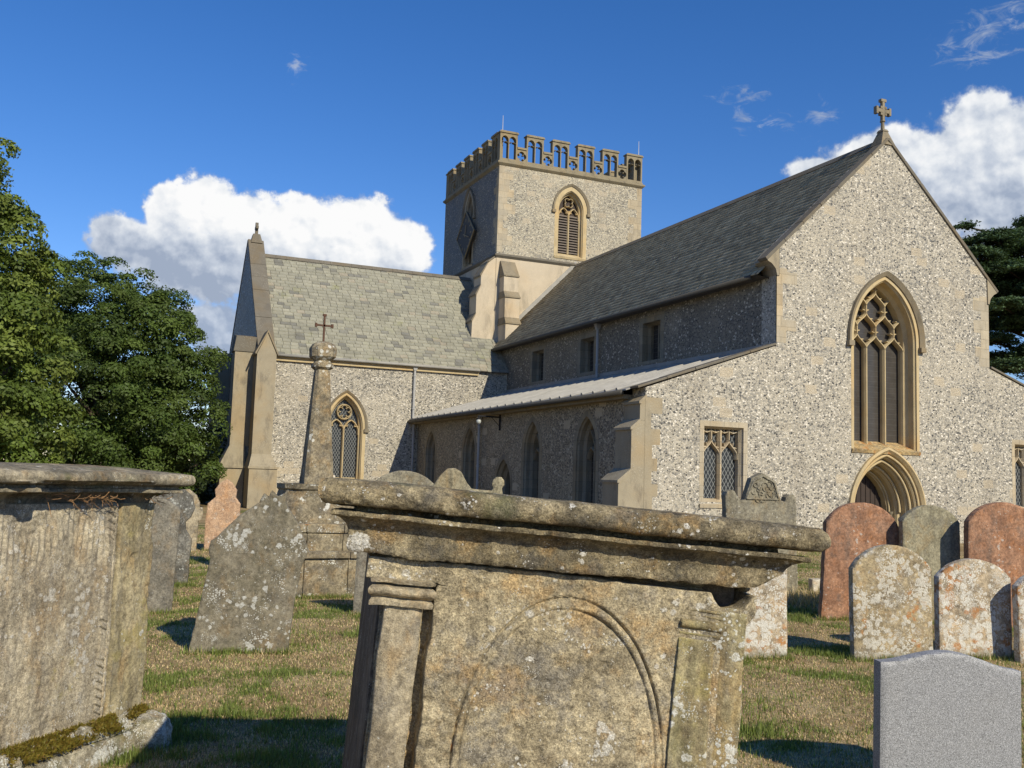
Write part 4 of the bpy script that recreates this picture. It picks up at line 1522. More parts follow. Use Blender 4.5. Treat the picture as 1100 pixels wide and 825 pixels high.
# ------------------------------------------------------------------ headstones
def seg_top(w, h, hs, n=16, x=0.0):
    """flat sides with a rounded head"""
    r = ((w / 2) ** 2 + (h - hs) ** 2) / (2 * (h - hs))
    a0 = math.asin(min(1, (w / 2) / r))
    arc = [(x + r * math.sin(-a0 + 2 * a0 * i / n), h - r + r * math.cos(-a0 + 2 * a0 * i / n)) for i in range(n + 1)]
    return [(x - w / 2, -0.2)] + arc + [(x + w / 2, -0.2)]


def trace(pts, xc, yb, s, unlean=0.03):
    return [((x - xc) * s - (yb - y) * s * unlean, (yb - y) * s) for x, y in pts]


def headstone(label, loc, rz, out, material, th=0.09, lean=(0, 0), group='gravestones in the churchyard', wob=0.006, name='headstone', cell=0.018, relief=0.0025, seed=0, sub=None):
    """upright slab from its outline: front and back are fine grids so the worn face has real relief"""
    o2 = []
    for a, b_ in zip(out, out[1:] + out[:1]):
        L = math.hypot(b_[0] - a[0], b_[1] - a[1])
        k = max(1, int(L / 0.03))
        for i in range(k):
            o2.append((a[0] + (b_[0] - a[0]) * i / k, a[1] + (b_[1] - a[1]) * i / k))
    P = np.array([(u, 0, z) for u, z in o2])
    nx = (fbm(P, 9, 3, seed + 1) - .5) * 2 * wob
    nz = (fbm(P, 9, 3, seed + 2) - .5) * 2 * wob
    o2 = [(u + a, z + b_) for (u, z), a, b_ in zip(o2, nx, nz)]
    bm = bmesh.new()
    vs = [bm.verts.new((u, 0, z)) for u, z in o2]
    f = bm.faces.new(vs)
    u0, u1 = min(u for u, z in o2), max(u for u, z in o2)
    z0, z1 = min(z for u, z in o2), max(z for u, z in o2)
    geom = bm.verts[:] + bm.edges[:] + bm.faces[:]
    r = bmesh.ops.inset_region(bm, faces=[f], thickness=0.012, use_even_offset=True)
    for axis, a, b_ in ((0, u0, u1), (2, z0, z1)):
        q = a + cell
        while q < b_ - cell * 0.3:
            co = (q, 0, 0) if axis == 0 else (0, 0, q)
            no = (1, 0, 0) if axis == 0 else (0, 0, 1)
            bmesh.ops.bisect_plane(bm, geom=bm.verts[:] + bm.edges[:] + bm.faces[:], plane_co=co, plane_no=no, dist=1e-5)
            q += cell
    bnd = set()
    for e in bm.edges:
        if len(e.link_faces) == 1:
            bnd.update(e.verts)
    bm.verts.index_update()
    P = np.array([v.co for v in bm.verts])
    d = (fbm(P, 7, 4, seed + 3) - 0.5) * 2 * relief + (fbm(P, 28, 3, seed + 4) - .5) * relief
    for v, q in zip(bm.verts, d):
        v.co.y = q + (0.008 if v in bnd else 0.0)
    # back and rim
    ext = bmesh.ops.extrude_face_region(bm, geom=bm.faces[:])
    for g in ext['geom']:
        if isinstance(g, bmesh.types.BMVert):
            g.co.y = th - (0.008 if any(len(e.link_faces) and True for e in g.link_edges) and False else 0.0)
    bmesh.ops.recalc_face_normals(bm, faces=bm.faces)
    me = bpy.data.meshes.new(name)
    bm.to_mesh(me)
    bm.free()
    me.materials.append(material)
    for p in me.polygons:
        p.use_smooth = True
    me.set_sharp_from_angle(angle=R(50))
    o = bpy.data.objects.new(name, me)
    o.location = loc
    o.rotation_euler = (R(lean[0]), R(lean[1]), R(rz))
    return link(o, None, label, 'headstone', group)


MS = {}
MS['lean'] = m_stone('grey_brown_headstone', (0.155, 0.14, 0.10), (0.205, 0.185, 0.14), dark_amt=0.2, white=0.5, sc=1.5, seed=1, streak=0.35, wcol=(0.52, 0.52, 0.48), speck=.25, lowdark=.5)
MS['grey'] = m_stone('grey_slab', (0.155, 0.145, 0.12), (0.21, 0.195, 0.16), dark_amt=0.35, white=0.22, sc=1.6, seed=2, streak=0.3, wcol=(0.5, 0.5, 0.46), lowdark=.4)
MS['dark'] = m_stone('dark_grey_slab', (0.13, 0.13, 0.12), (0.19, 0.185, 0.165), dark_amt=0.5, white=0.4, sc=1.6, seed=3, wcol=(0.45, 0.46, 0.42))
MS['tan'] = m_stone('tan_headstone', (0.30, 0.26, 0.18), (0.36, 0.31, 0.22), dark_amt=0.35, white=0.2, sc=1.4, seed=4)
MS['pink'] = m_stone('pink_headstone', (0.42, 0.28, 0.18), (0.49, 0.34, 0.225), dark=(.2, .11, .07), dark_amt=0.35, white=0.22, sc=1.4, seed=5, lowdark=.2)
MS['lich'] = m_stone('lichen_crusted_headstone', (0.31, 0.25, 0.155), (0.39, 0.32, 0.20), dark_amt=0.4, white=0.75, orange=0.42, sc=1.35, seed=6, spot=1.2, lowdark=.9, wcol=(0.60, 0.57, 0.49), bump=.8)
MS['lich_w'] = m_stone('white_lichen_headstone', (0.38, 0.32, 0.235), (0.45, 0.37, 0.26), dark_amt=0.4, white=0.8, orange=0.6, sc=1.3, seed=8, spot=1.2, lowdark=.9, wcol=(0.68, 0.66, 0.59), bump=.8)
MS['red'] = m_stone('red_sandstone_headstone', (0.295, 0.16, 0.098), (0.36, 0.205, 0.128), dark=(.13, .07, .05), dark_amt=0.45, white=0.26, sc=1.5, seed=9, streak=.3, speck=.25, wcol=(.5, .45, .4))
MS['green'] = m_stone('greenish_grey_headstone', (0.245, 0.225, 0.155), (0.30, 0.28, 0.20), dark_amt=0.3, white=0.12, green=0.3, sc=1.4, seed=10, streak=.3)
MS['carved'] = m_stone('grey_carved_headstone', (0.215, 0.195, 0.145), (0.27, 0.25, 0.19), dark_amt=0.3, white=0.16, sc=1.5, seed=11, streak=.4)
MS['ivory'] = m_stone('pale_gravestone', (0.5, 0.46, 0.38), (0.58, 0.54, 0.45), dark_amt=0.25, white=0.2, sc=2, seed=12)
MS['cross'] = m_stone('cross_steps_stone', (0.21, 0.175, 0.12), (0.29, 0.25, 0.17), dark_amt=0.6, white=0.38, orange=0.12, sc=1.3, seed=13, bump=.8)


def m_granite():
    m, t = mat('grey_granite')
    o = t.obj()
    v = t.sep(t.vor(o, 380, 'F1', 'Color'))[0]
    n = t.noise(o, 160, 3, 0.7)
    c = t.ramp(v, [(0.0, (0.085, 0.087, 0.091)), (0.18, (0.175, 0.179, 0.186)), (0.5, (0.25, 0.256, 0.266)), (0.85, (0.32, 0.327, 0.339)), (1.0, (0.47, 0.478, 0.49))])
    c = t.mix(0.4, c, t.ramp(n, [(0.3, (0.2, 0.2, 0.2)), (0.7, (0.8, 0.8, 0.8))]), 'OVERLAY')
    c = t.mix(t.math('MULTIPLY', t.mapr(t.noise(o, 3, 4, 0.6), 0.45, 0.75), 0.18), c, (0.2, 0.19, 0.16))
    t.out(c, 0.55, t.bump(n, 0.15, 0.002), 0.35)
    return m


MS['granite'] = m_granite()

lean_out = trace([(199, 725), (200, 706), (204, 690), (222, 602), (220, 592), (222, 583), (229, 578), (250, 556), (272, 541), (277, 531), (282, 535), (285, 528), (291, 534), (297, 531), (301, 528), (300, 538), (302, 546), (313, 562), (322, 584), (325, 593), (317, 612), (311, 648), (305, 700), (304, 725)], 252.5, 702, 0.0071, 0.036)
headstone('leaning grey headstone with broken crest and white lichen spots beside the grey chest tomb', (1.12, 7.72, 0), -14, lean_out, MS['lean'], 0.11, seed=11)
A_out = seg_top(0.62, 1.12, 0.98)
headstone('plain grey headstone rising just behind the far end of the long chest tomb', (0.50, 10.05, 0), -8, A_out, MS['grey'], 0.09, (0, 1.5), seed=21)
B_out = trace([(-42, 30), (-42, -62), (-30, -70), (-24, -88), (-8, -101), (8, -101), (17, -94), (20, -82), (17, -72), (12, -66), (13, -58), (20, -48), (20, 30)], -11, 0, 0.0112, 0)
headstone('dark speckled headstone with curved shoulders between the plain grey one and the tan one', (0.82, 12.5, 0), -10, B_out, MS['dark'], 0.10, (0, 2), seed=31)
C_out = trace([(-24, 14), (-24, -40), (-21, -54), (-11, -65), (2, -66), (10, -60), (14, -52), (14, -47), (17, -47), (18, -40), (17, -34), (14, -33), (14, 14)], -5, 0, 0.0156, 0)
headstone('tan headstone with rounded head and a small side lug, standing before the dark trees', (1.42, 17.2, 0), -10, C_out, MS['tan'], 0.12, (0, 1), seed=41)
pink_out = trace([(219, 606), (220, 560), (222, 541), (230, 534), (229, 526), (235, 518), (241, 514), (247, 518), (252, 526), (251, 534), (256, 541), (256, 606)], 238, 592, 0.0156, 0.036)
headstone('pink sandstone headstone with onion-shaped head in front of the transept buttress', (2.13, 17.15, 0), -12, pink_out, MS['pink'], 0.12, (0, 0.5), seed=51)
headstone('narrow strip of grey headstone showing behind the left pilaster of the front tomb', (2.84, 9.40, 0), -16, seg_top(0.78, 0.82, 0.70), MS['grey'], 0.09, (0, 1), seed=61)
headstone('wide grey headstone whose low curved top peeps over the left end of the front tomb', (4.46, 14.5, 0), -14, seg_top(1.0, 1.45, 1.22), MS['carved'], 0.11, (0, 1), seed=62)
s9 = [(u, z + .065) for u, z in [(-0.58, -0.2), (-0.58, 1.14), (-.50, 1.19), (-.28, 1.185), (-.20, 1.22), (-.13, 1.33), (-.05, 1.41), (.03, 1.42), (.10, 1.38), (.17, 1.27), (.23, 1.195), (.36, 1.19), (.46, 1.19), (.475, 1.22), (.46, 1.26), (.47, 1.31), (.51, 1.345), (.56, 1.345), (.595, 1.31), (.60, 1.26), (.575, 1.22), (.585, 1.17), (.60, 1.1), (.60, -.3)]]
s9o = headstone('scroll-topped headstone with central hump and a round knob, before the aisle windows', (3.72, 10.35, 0), -18, s9, m_stone('ribbed_scroll_stone', (0.24, 0.215, 0.15), (0.31, 0.28, 0.19), dark_amt=.5, white=.12, sc=1.3, seed=14, streak=.9), 0.12, (0, 1.2), seed=71)
headstone('small ivory stepped gravestone between the stone cross and the transept window', (4.57, 19.7, 0), -10, [(-.18, -.2), (-.18, 1.02), (-.16, 1.10), (-.10, 1.13), (-.09, 1.33), (.03, 1.33), (.04, 1.16), (.12, 1.12), (.20, 1.02), (.22, .9), (.22, -.2)], MS['ivory'], 0.14, seed=81)
cv = [(783, 690), (783, 534), (785, 530), (789, 528), (793, 529), (796, 534), (800, 539), (805, 538), (813, 515), (826, 508.5), (841, 517), (847, 538), (852, 539), (854, 534), (857, 531), (862, 531), (865, 536), (866, 690)]
cvo = headstone('grey carved headstone with raised five-sided head between two rounded ears below the square window', (7.92, 10.15, 0), -12, trace(cv, 824.5, 641, 0.01176, 0.022), MS['carved'], 0.13, seed=91)
b = MB()
crest = trace([(807, 537), (815, 518), (826, 512), (839, 519), (844, 537)], 824.5, 641, 0.01176, 0.022)
fl = lambda u, z, d: (u, d, z)
b.bar(crest + crest[:1], fl, .028, -.018, .01)
for q in range(26):
    u, z = random.uniform(-.17, .17), random.uniform(1.21, 1.42)
    if abs(u) > .18 - (z - 1.2) * .25:
        continue
    a0 = random.uniform(0, 360)
    b.bar(arc_pts((u, z), random.uniform(.02, .045), a0, a0 + random.uniform(120, 260), 6), fl, .014, -.013, .01)
b.build('carved_panel', MS['carved'], cvo, weld=False)
headstone('low headstone crusted with white and orange lichen beside the right end of the front tomb', (5.09, 6.68, 0), -16, seg_top(0.64, 0.86, 0.74), MS['lich_w'], 0.09, (0, -0.5), seed=101)
headstone('tall red sandstone headstone, leftmost of the two, in front of the arched west door', (7.76, 8.30, 0), -18, seg_top(0.84, 1.25, 0.99), MS['red'], 0.10, (-1, 3.6), seed=111)
headstone('round-topped buff headstone speckled all over with lichen, standing before the red and green ones', (6.27, 6.30, 0), -18, seg_top(0.69, 0.93, 0.73), MS['lich'], 0.09, (-1, -0.6), seed=121)
headstone('greenish grey headstone wedged between the two red sandstone headstones', (8.40, 7.90, 0), -18, seg_top(0.65, 1.24, 1.06), MS['green'], 0.10, (-1, 0.6), seed=131)
headstone('tall red sandstone headstone behind the white lichened one, right of the greenish stone', (8.93, 7.44, 0), -18, seg_top(0.80, 1.30, 1.08), MS['red'], 0.10, (0, 1.0), seed=141)
headstone('small headstone blotched with white and orange lichen behind the new granite one', (7.10, 6.20, 0), -18, seg_top(0.655, 0.82, 0.66), MS['lich_w'], 0.09, (-1, 0), seed=151)
headstone('pale lichened headstone cut off by the right edge, beside the blotched one', (7.60, 5.82, 0), -18, seg_top(0.66, 0.76, 0.62), MS['lich_w'], 0.09, (0, -1), seed=161)
gout = [(-.345, -.2), (-.345, .585)] + [(-.345 + .69 * i / 24, .585 + .065 * (0.5 - 0.5 * math.cos(2 * math.pi * i / 24)) ** 0.9 - .022 * i / 24) for i in range(1, 24)] + [(.345, .563), (.345, -.2)]
headstone('new speckled grey granite headstone with wavy top at the front right', (3.79, 3.46, 0), -19, gout, MS['granite'], 0.08, (0, 0.8), wob=0.0, relief=0.0, seed=171)
headstone('dark leaning slab seen between the front tomb and the red headstone', (9.0, 10.9, 0), 35, [(-.2, -.2), (-.2, .55), (.1, .62), (.2, .5), (.2, -.2)], MS['dark'], 0.08, (0, -28), seed=181)
kb = MB()
kb.box(-.35, .35, 0, .16, -.1, .16)
ko = kb.build('kerb_stone', MS['ivory'], None, bevel=.02, label='low pale kerb stone on the grass behind the red sandstone headstone', cat='kerb stone')
ko.location = (9.35, 10.4, 0)
ko.rotation_euler = (0, 0, R(-20))

# ------------------------------------------------------------------ churchyard cross on its steps
cr = empty('churchyard_cross', (2.5, 11.66, 0), 'old stone cross shaft on stepped base, topped by a thin rusty iron cross', 'memorial cross')


def rough(b_obj, amp, sc, seed=0, cuts=6):
    """subdivide a mesh and wear it down with noise"""
    me = b_obj.data
    bm = bmesh.new()
    bm.from_mesh(me)
    bmesh.ops.subdivide_edges(bm, edges=bm.edges[:], cuts=cuts, use_grid_fill=True)
    P = np.array([v.co for v in bm.verts])
    d = np.stack([fbm(P, sc, 4, seed + k) - .5 for k in range(3)], 1) * 2 * amp
    for v, q in zip(bm.verts, d):
        v.co += Vector(q)
    bm.normal_update()
    bm.to_mesh(me)
    bm.free()
    for p in me.polygons:
        p.use_smooth = True
    me.set_sharp_from_angle(angle=R(40))
    return b_obj


for nm, hw, z0, z1 in (('step', .75, -.1, .43), ('step_coping', .79, .43, .50), ('step', .62, .50, .70), ('step', .64, .705, .80)):
    b = MB()
    n = 3
    for i in range(n):
        for j in range(n):
            if i == 1 and j == 1:
                continue
            e = 2 * hw / n
            b.box(-hw + i * e + .002, -hw + (i + 1) * e - .002, -hw + j * e + .002, -hw + (j + 1) * e - .002, z0, z1 + random.uniform(-.006, .006))
    rough(b.build(nm, MS['cross'], cr, bevel=.012, weld=False), .010, 6, int(z0 * 100) + 20, 2)
b = MB()


def octo(hw, ch, z):
    return [(-hw + ch, -hw, z), (hw - ch, -hw, z), (hw, -hw + ch, z), (hw, hw - ch, z), (hw - ch, hw, z), (-hw + ch, hw, z), (-hw, hw - ch, z), (-hw, -hw + ch, z)]


b.loft([octo(.46, .03, .80), octo(.46, .05, .86), octo(.40, .16, 1.17), octo(.42, .16, 1.19), octo(.42, .16, 1.245)])
rough(b.build('pedestal', MS['cross'], cr, weld=False), .010, 7, 44, 5)
b = MB()
b.loft([octo(.175, .01, 1.24), octo(.17, .04, 1.35), octo(.085, .03, 2.63)])
rough(b.build('shaft', MS['cross'], cr, weld=False), .008, 6, 54, 7)
b = MB()
b.loft([octo(.085, .03, 2.62), octo(.125, .05, 2.65), octo(.125, .05, 2.69), octo(.10, .04, 2.71), octo(.09, .04, 2.73), octo(.145, .06, 2.78), octo(.155, .065, 2.88), octo(.12, .05, 2.94), octo(.05, .02, 2.97)])
rough(b.build('shaft_head', MS['cross'], cr, weld=False), .008, 9, 64, 3)
b = MB()
b.box(-.011, .011, -.011, .011, 2.95, 3.30)
b.box(-.10, .10, -.011, .011, 3.158, 3.180)
for p in ((-.10, 3.169), (.10, 3.169)):
    b.box(p[0] - .012, p[0] + .012, -.016, .016, 3.145, 3.193)
b.box(-.022, .022, -.016, .016, 3.285, 3.31)
b.build('iron_cross', M['iron'], cr, weld=False)

# ------------------------------------------------------------------ chest tombs
def height_field(name, z0, z1, xl, xr, nx, nz, fn, back, material, parent, **kw):
    """upright worn stone face: fn(X, Z) gives how deep the surface lies (y)"""
    u = np.linspace(0, 1, nx)
    z = np.linspace(z0, z1, nz)
    Ug, Zg = np.meshgrid(u, z, indexing='ij')
    Xl, Xr = xl(Zg), xr(Zg)
    Xg = Xl + (Xr - Xl) * Ug
    Yg = fn(Xg, Zg)
    V = np.stack([Xg, Yg, Zg], -1)
    Vb = V.copy()
    ring = np.zeros((nx, nz), bool)
    ring[0, :] = ring[-1, :] = ring[:, 0] = ring[:, -1] = True
    idx = np.arange(nx * nz).reshape(nx, nz)
    i, j = np.meshgrid(np.arange(nx - 1), np.arange(nz - 1), indexing='ij')
    F = np.stack([idx[i, j], idx[i + 1, j], idx[i + 1, j + 1], idx[i, j + 1]], -1).reshape(-1, 4)
    per = np.concatenate([idx[:, 0], idx[-1, 1:], idx[-2::-1, -1], idx[0, -2:0:-1]])
    Vf = V.reshape(-1, 3)
    extra = Vf[per].copy()
    extra[:, 1] = back
    k0 = len(Vf)
    m = len(per)
    ids = np.arange(m)
    F2 = np.stack([per, k0 + ids, k0 + (ids + 1) % m, np.roll(per, -1)], -1)
    return np_mesh(name, np.concatenate([Vf, extra]), np.concatenate([F, F2]), material, parent, None, True, **kw)


def lid_sweep(name, x0, x1, y0, y1, prof, step, amp, seed, material, parent, chip=None, sharp=55):
    """moulded slab: the profile (inset, z) carried round a rectangle, then weathered"""
    def side(n, a, b_):
        return np.linspace(a, b_, n, endpoint=False)
    nx, ny = max(6, int((x1 - x0) / step)), max(6, int((y1 - y0) / step))
    tx, ty = np.linspace(0, 1, nx, endpoint=False), np.linspace(0, 1, ny, endpoint=False)
    S = np.concatenate([np.stack([tx, np.zeros(nx)], 1), np.stack([np.ones(ny), ty], 1), np.stack([1 - tx, np.ones(nx)], 1), np.stack([np.zeros(ny), 1 - ty], 1)])
    n = len(S)
    V = []
    for ins, z in prof:
        V.append(np.stack([x0 + ins + (x1 - x0 - 2 * ins) * S[:, 0], y0 + ins + (y1 - y0 - 2 * ins) * S[:, 1], np.full(n, z)], 1))
    V = np.array(V)
    k = len(prof)
    fl_ = V.reshape(-1, 3)
    d = np.stack([fbm(fl_, 9, 4, seed + q, .55) - .5 for q in range(3)], 1) * 2 * amp
    d += np.stack([fbm(fl_, 42, 3, seed + 5 + q, .6) - .5 for q in range(3)], 1) * amp * 0.9
    if chip is not None:
        d += chip(fl_)
    fl_ = fl_ + d
    idx = np.arange(k * n).reshape(k, n)
    i, j = np.meshgrid(np.arange(k - 1), np.arange(n), indexing='ij')
    j2 = (j + 1) % n
    F = np.stack([idx[i, j], idx[i, j2], idx[i + 1, j2], idx[i + 1, j]], -1).reshape(-1, 4)
    o = np_mesh(name, fl_, F, material, parent, None, True)
    bm = bmesh.new()
    bm.from_mesh(o.data)
    bm.verts.ensure_lookup_table()
    bm.faces.new([bm.verts[q] for q in idx[-1]])
    bm.faces.new([bm.verts[q] for q in idx[0][::-1]])
    bm.to_mesh(o.data)
    bm.free()
    o.data.set_sharp_from_angle(angle=R(sharp))
    return o


def smooth01(x, a, b):
    t = np.clip((x - a) / (b - a), 0, 1)
    return t * t * (3 - 2 * t)


MS['tomb_lid'] = m_stone('weathered_tomb_lid', (0.20, 0.165, 0.10), (0.30, 0.255, 0.165), dark=(.05, .044, .035), dark_amt=0.7, white=0.36, orange=0.08, yellow=.12, green=.25, sc=2.2, seed=21, bump=1.0, spot=.55, speck=.6, tone=.6, wcol=(.72, .70, .64))
MS['tomb'] = m_stone('weathered_tomb_panel', (0.325, 0.275, 0.178), (0.42, 0.36, 0.24), dark=(.115, .097, .068), dark_amt=0.62, white=0.42, orange=0.12, yellow=.10, sc=2.0, seed=22, bump=1.0, spot=1.1, speck=.6, tone=.6, mott=.75, wcol=(.66, .63, .55))
MS['tomb_pil'] = m_stone('pale_tomb_pilaster', (0.31, 0.265, 0.185), (0.40, 0.35, 0.25), dark=(.10, .085, .065), dark_amt=0.45, white=0.12, sc=2.2, seed=23, bump=.8, streak=.6, speck=.35)
MS['tomb_yel'] = m_stone('yellow_lichened_pilaster', (0.27, 0.24, 0.135), (0.35, 0.31, 0.19), dark=(.13, .09, .06), dark_amt=0.5, white=0.52, yellow=.42, green=.25, sc=2.2, seed=24, bump=.8, streak=.75, speck=.4)
MS['tomb_dark'] = m_stone('tomb_core_stone', (0.12, 0.10, 0.075), (0.19, 0.16, 0.12), dark_amt=.5, white=.2, sc=2, seed=25)
MS['long_lid'] = m_stone('grey_tomb_lid', (0.22, 0.195, 0.14), (0.33, 0.29, 0.21), dark=(.06, .055, .045), dark_amt=0.6, white=0.3, green=.3, sc=1.8, seed=26, bump=.9, spot=.9)
MS['long'] = m_stone('flaking_tomb_side', (0.34, 0.295, 0.215), (0.43, 0.385, 0.29), dark=(.15, .125, .09), dark_amt=0.55, white=0.5, yellow=.16, orange=0.0, sc=1.8, seed=27, bump=1.0, streak=.6, spot=1.3, speck=.6, tone=.35, wcol=(.60, .57, .50))
MS['long_pier'] = m_stone('yellowish_tomb_pier', (0.30, 0.26, 0.15), (0.39, 0.34, 0.22), dark=(.12, .10, .07), dark_amt=0.5, white=0.3, yellow=.45, sc=1.8, seed=28, bump=.9, streak=.6)
MS['rubble'] = m_stone('mossy_tomb_foot', (0.26, 0.235, 0.165), (0.40, 0.37, 0.29), dark=(.09, .075, .05), dark_amt=.6, white=.6, yellow=.2, green=.5, sc=2.2, seed=29, bump=1.0, speck=.6)
MS['moss'] = m_plain('moss', (0.10, 0.10, 0.02), 0.95, 0.5, 40, 0, .1, 1.0)

tomb = empty('chest_tomb', (0.894, 1.882, -0.025), 'big weathered chest tomb end in the foreground, with arched panel and thick rounded lid', 'chest tomb', (R(-2.0), R(4.267), R(-14.3)), 'chest tombs')
prof = [(.10, 1.236), (.081, 1.2225), (.077, 1.2255), (.075, 1.235), (.074, 1.262), (.073, 1.270), (.069, 1.279), (.062, 1.287), (.053, 1.293), (.044, 1.297), (.034, 1.2985), (.0315, 1.3), (.0315, 1.3085), (.036, 1.3105), (.085, 1.311), (.088, 1.323), (.040, 1.3235)]
for a in range(-62, 91, 8):
    prof.append((.0285 - .0285 * math.cos(R(a)), 1.349 + .0285 * math.sin(R(a))))
prof += [(.05, 1.379), (.09, 1.381), (.16, 1.383), (.3, 1.386)]


def chip1(P):
    d = np.zeros_like(P)
    # uneven underside of the frieze, and a worn right corner
    low = (P[:, 2] < 1.25) & (P[:, 2] > 1.2)
    d[low, 2] += (fbm(P[low], 6, 4, 77) - .5) * .028
    c = np.exp(-(((P[:, 0] - .505) / .05) ** 2 + ((P[:, 2] - 1.222) / .03) ** 2)) * (P[:, 1] < .3)
    d[:, 0] -= c * .035
    d[:, 2] += c * .018
    # chips along the round edge
    d += np.stack([fbm(P, 95, 2, 120 + q) - .5 for q in range(3)], 1) * .0042
    pit = smooth01(fbm(P, 30, 3, 130, .6), .60, .74)
    d[:, 1] += pit * .004 * (P[:, 1] < .06)
    e = (P[:, 2] > 1.31) & (P[:, 2] < 1.38)
    q = smooth01(fbm(P[e], 14, 3, 88), .60, .78)
    d[e, 1] += q * .007 * (P[e, 1] < .1)
    d[e, 2] -= q * .004
    return d


lid_sweep('lid', -.58, .58, 0.0, 1.95, prof, .0055, .0032, 100, MS['tomb_lid'], tomb, chip1)


def face1(X, Z):
    sh = X.shape
    P = np.stack([X.ravel(), np.zeros(X.size), Z.ravel()], 1)
    y = .100 + (fbm(P, 5, 4, 201).reshape(sh) - .5) * .014 + (fbm(P, 22, 4, 202, .6).reshape(sh) - .5) * .008
    pit = smooth01(fbm(P, 38, 3, 203).reshape(sh), .62, .8)
    y = y + pit * .003
    # recess beside the left pilaster, with a ragged edge
    rag = (fbm(P, 16, 3, 204).reshape(sh) - .5) * .022
    edge = -.302 + rag + (Z - 1.0) * .03
    rec = (1 - smooth01(X - edge, -.003, .003)) * (1 - smooth01(Z + rag * .4, 1.165, 1.171))
    y = y + rec * .047
    # incised arch: a roll between two grooves, fading near the crown
    cx, cz, a, b_ = .012, .798, .240, .365
    zz = np.maximum(Z - cz, 0)
    r = np.sqrt(((X - cx) / a) ** 2 + (zz / b_) ** 2)
    wear = 0.45 + 0.55 * smooth01(fbm(P, 7, 3, 205).reshape(sh), .3, .6)
    sd = np.where(X > cx, 1.0, .75)
    groove = np.exp(-((r - 1.0) / .009) ** 2) * .016 + np.exp(-((r - .93) / .008) ** 2) * .012
    roll = np.exp(-((r - .965) / .020) ** 2) * .003
    y = y + (groove - roll) * wear * sd + (r < .925) * .003 * smooth01(.935 - r, 0, .02)
    # broken corner under the frieze
    hx = (X - .392) / .050
    hz = (Z - 1.222) / .052
    hole = 1 - smooth01(np.sqrt(hx ** 2 + hz ** 2) + rag * 6, .86, 1.06)
    y = y + hole * .11
    crack = np.exp(-((Z - (1.222 - .012 * smooth01(X, .05, .3) - rag * .5)) / .004) ** 2) * smooth01(X, -.15, .1)
    y = y + crack * .02
    gap = smooth01(Z - (1.2165 + rag * .55 - .010 * smooth01(X, -.1, .25)), 0, .002)
    y = y + gap * .045
    return y


def xr1(Z):
    return .43 + .022 * smooth01(Z, 1.13, 1.17) + (vnoise(np.stack([Z.ravel() * 18, Z.ravel() * 0, Z.ravel() * 0], 1), 5).reshape(Z.shape) - .5) * .008


def xl1(Z):
    return np.where(Z > 1.168, -.452, -.414) + (vnoise(np.stack([Z.ravel() * 16, Z.ravel() * 0, Z.ravel() * 0], 1), 6).reshape(Z.shape) - .5) * .008


height_field('end_panel', 0.08, 1.232, xl1, xr1, 420, 470, face1, .19, MS['tomb'], tomb)


def pil_left(X, Z):
    sh = X.shape
    P = np.stack([X.ravel(), np.zeros(X.size), Z.ravel()], 1)
    u = (X + .366) / .045
    y = .101 + .008 * np.clip(np.abs(u), 0, 1) ** 4 + (fbm(P, 6, 4, 211).reshape(sh) - .5) * .008 + (fbm(P, 30, 3, 212).reshape(sh) - .5) * .004
    return y


def pl(Z):
    return -.410 + (vnoise(np.stack([Z.ravel() * 14, Z.ravel() * 0 + 3, Z.ravel() * 0], 1), 7).reshape(Z.shape) - .5) * .007


def prr(Z):
    return -.324 + (vnoise(np.stack([Z.ravel() * 14, Z.ravel() * 0 + 5, Z.ravel() * 0], 1), 8).reshape(Z.shape) - .5) * .007


pilo = height_field('pilaster', 0.08, 1.118, pl, prr, 34, 260, pil_left, .15, MS['tomb_pil'], tomb)
# its capital: fillet, roll, hollow, fillet
cprof = [(.160, 1.112), (.092, 1.113), (.090, 1.122), (.096, 1.126), (.100, 1.130), (.092, 1.133), (.083, 1.138), (.080, 1.145), (.083, 1.151), (.092, 1.155), (.105, 1.158), (.110, 1.161), (.088, 1.163), (.085, 1.171), (.115, 1.175), (.16, 1.176)]
xs = np.linspace(-.449, -.297, 60)
V = []
for k, (yy, zz) in enumerate(cprof):
    inset = (yy - .080) * .55
    V.append(np.stack([-.373 + (xs + .373) * (1 - inset / .08), np.full(60, yy), np.full(60, zz)], 1))
V = np.array(V)
fl_ = V.reshape(-1, 3)
fl_ = fl_ + np.stack([fbm(fl_, 22, 3, 221 + q) - .5 for q in range(3)], 1) * .008
idx = np.arange(len(cprof) * 60).reshape(len(cprof), 60)
i, j = np.meshgrid(np.arange(len(cprof) - 1), np.arange(59), indexing='ij')
F = np.stack([idx[i, j], idx[i, j + 1], idx[i + 1, j + 1], idx[i + 1, j]], -1).reshape(-1, 4)
co = np_mesh('capital', fl_, F, MS['tomb_pil'], pilo, None, True)
bm = bmesh.new()
bm.from_mesh(co.data)
bm.verts.ensure_lookup_table()
bm.faces.new([bm.verts[q] for q in idx[:, 0]])
bm.faces.new([bm.verts[q] for q in idx[::-1, -1]])
bm.to_mesh(co.data)
bm.free()
co.data.set_sharp_from_angle(angle=R(60))


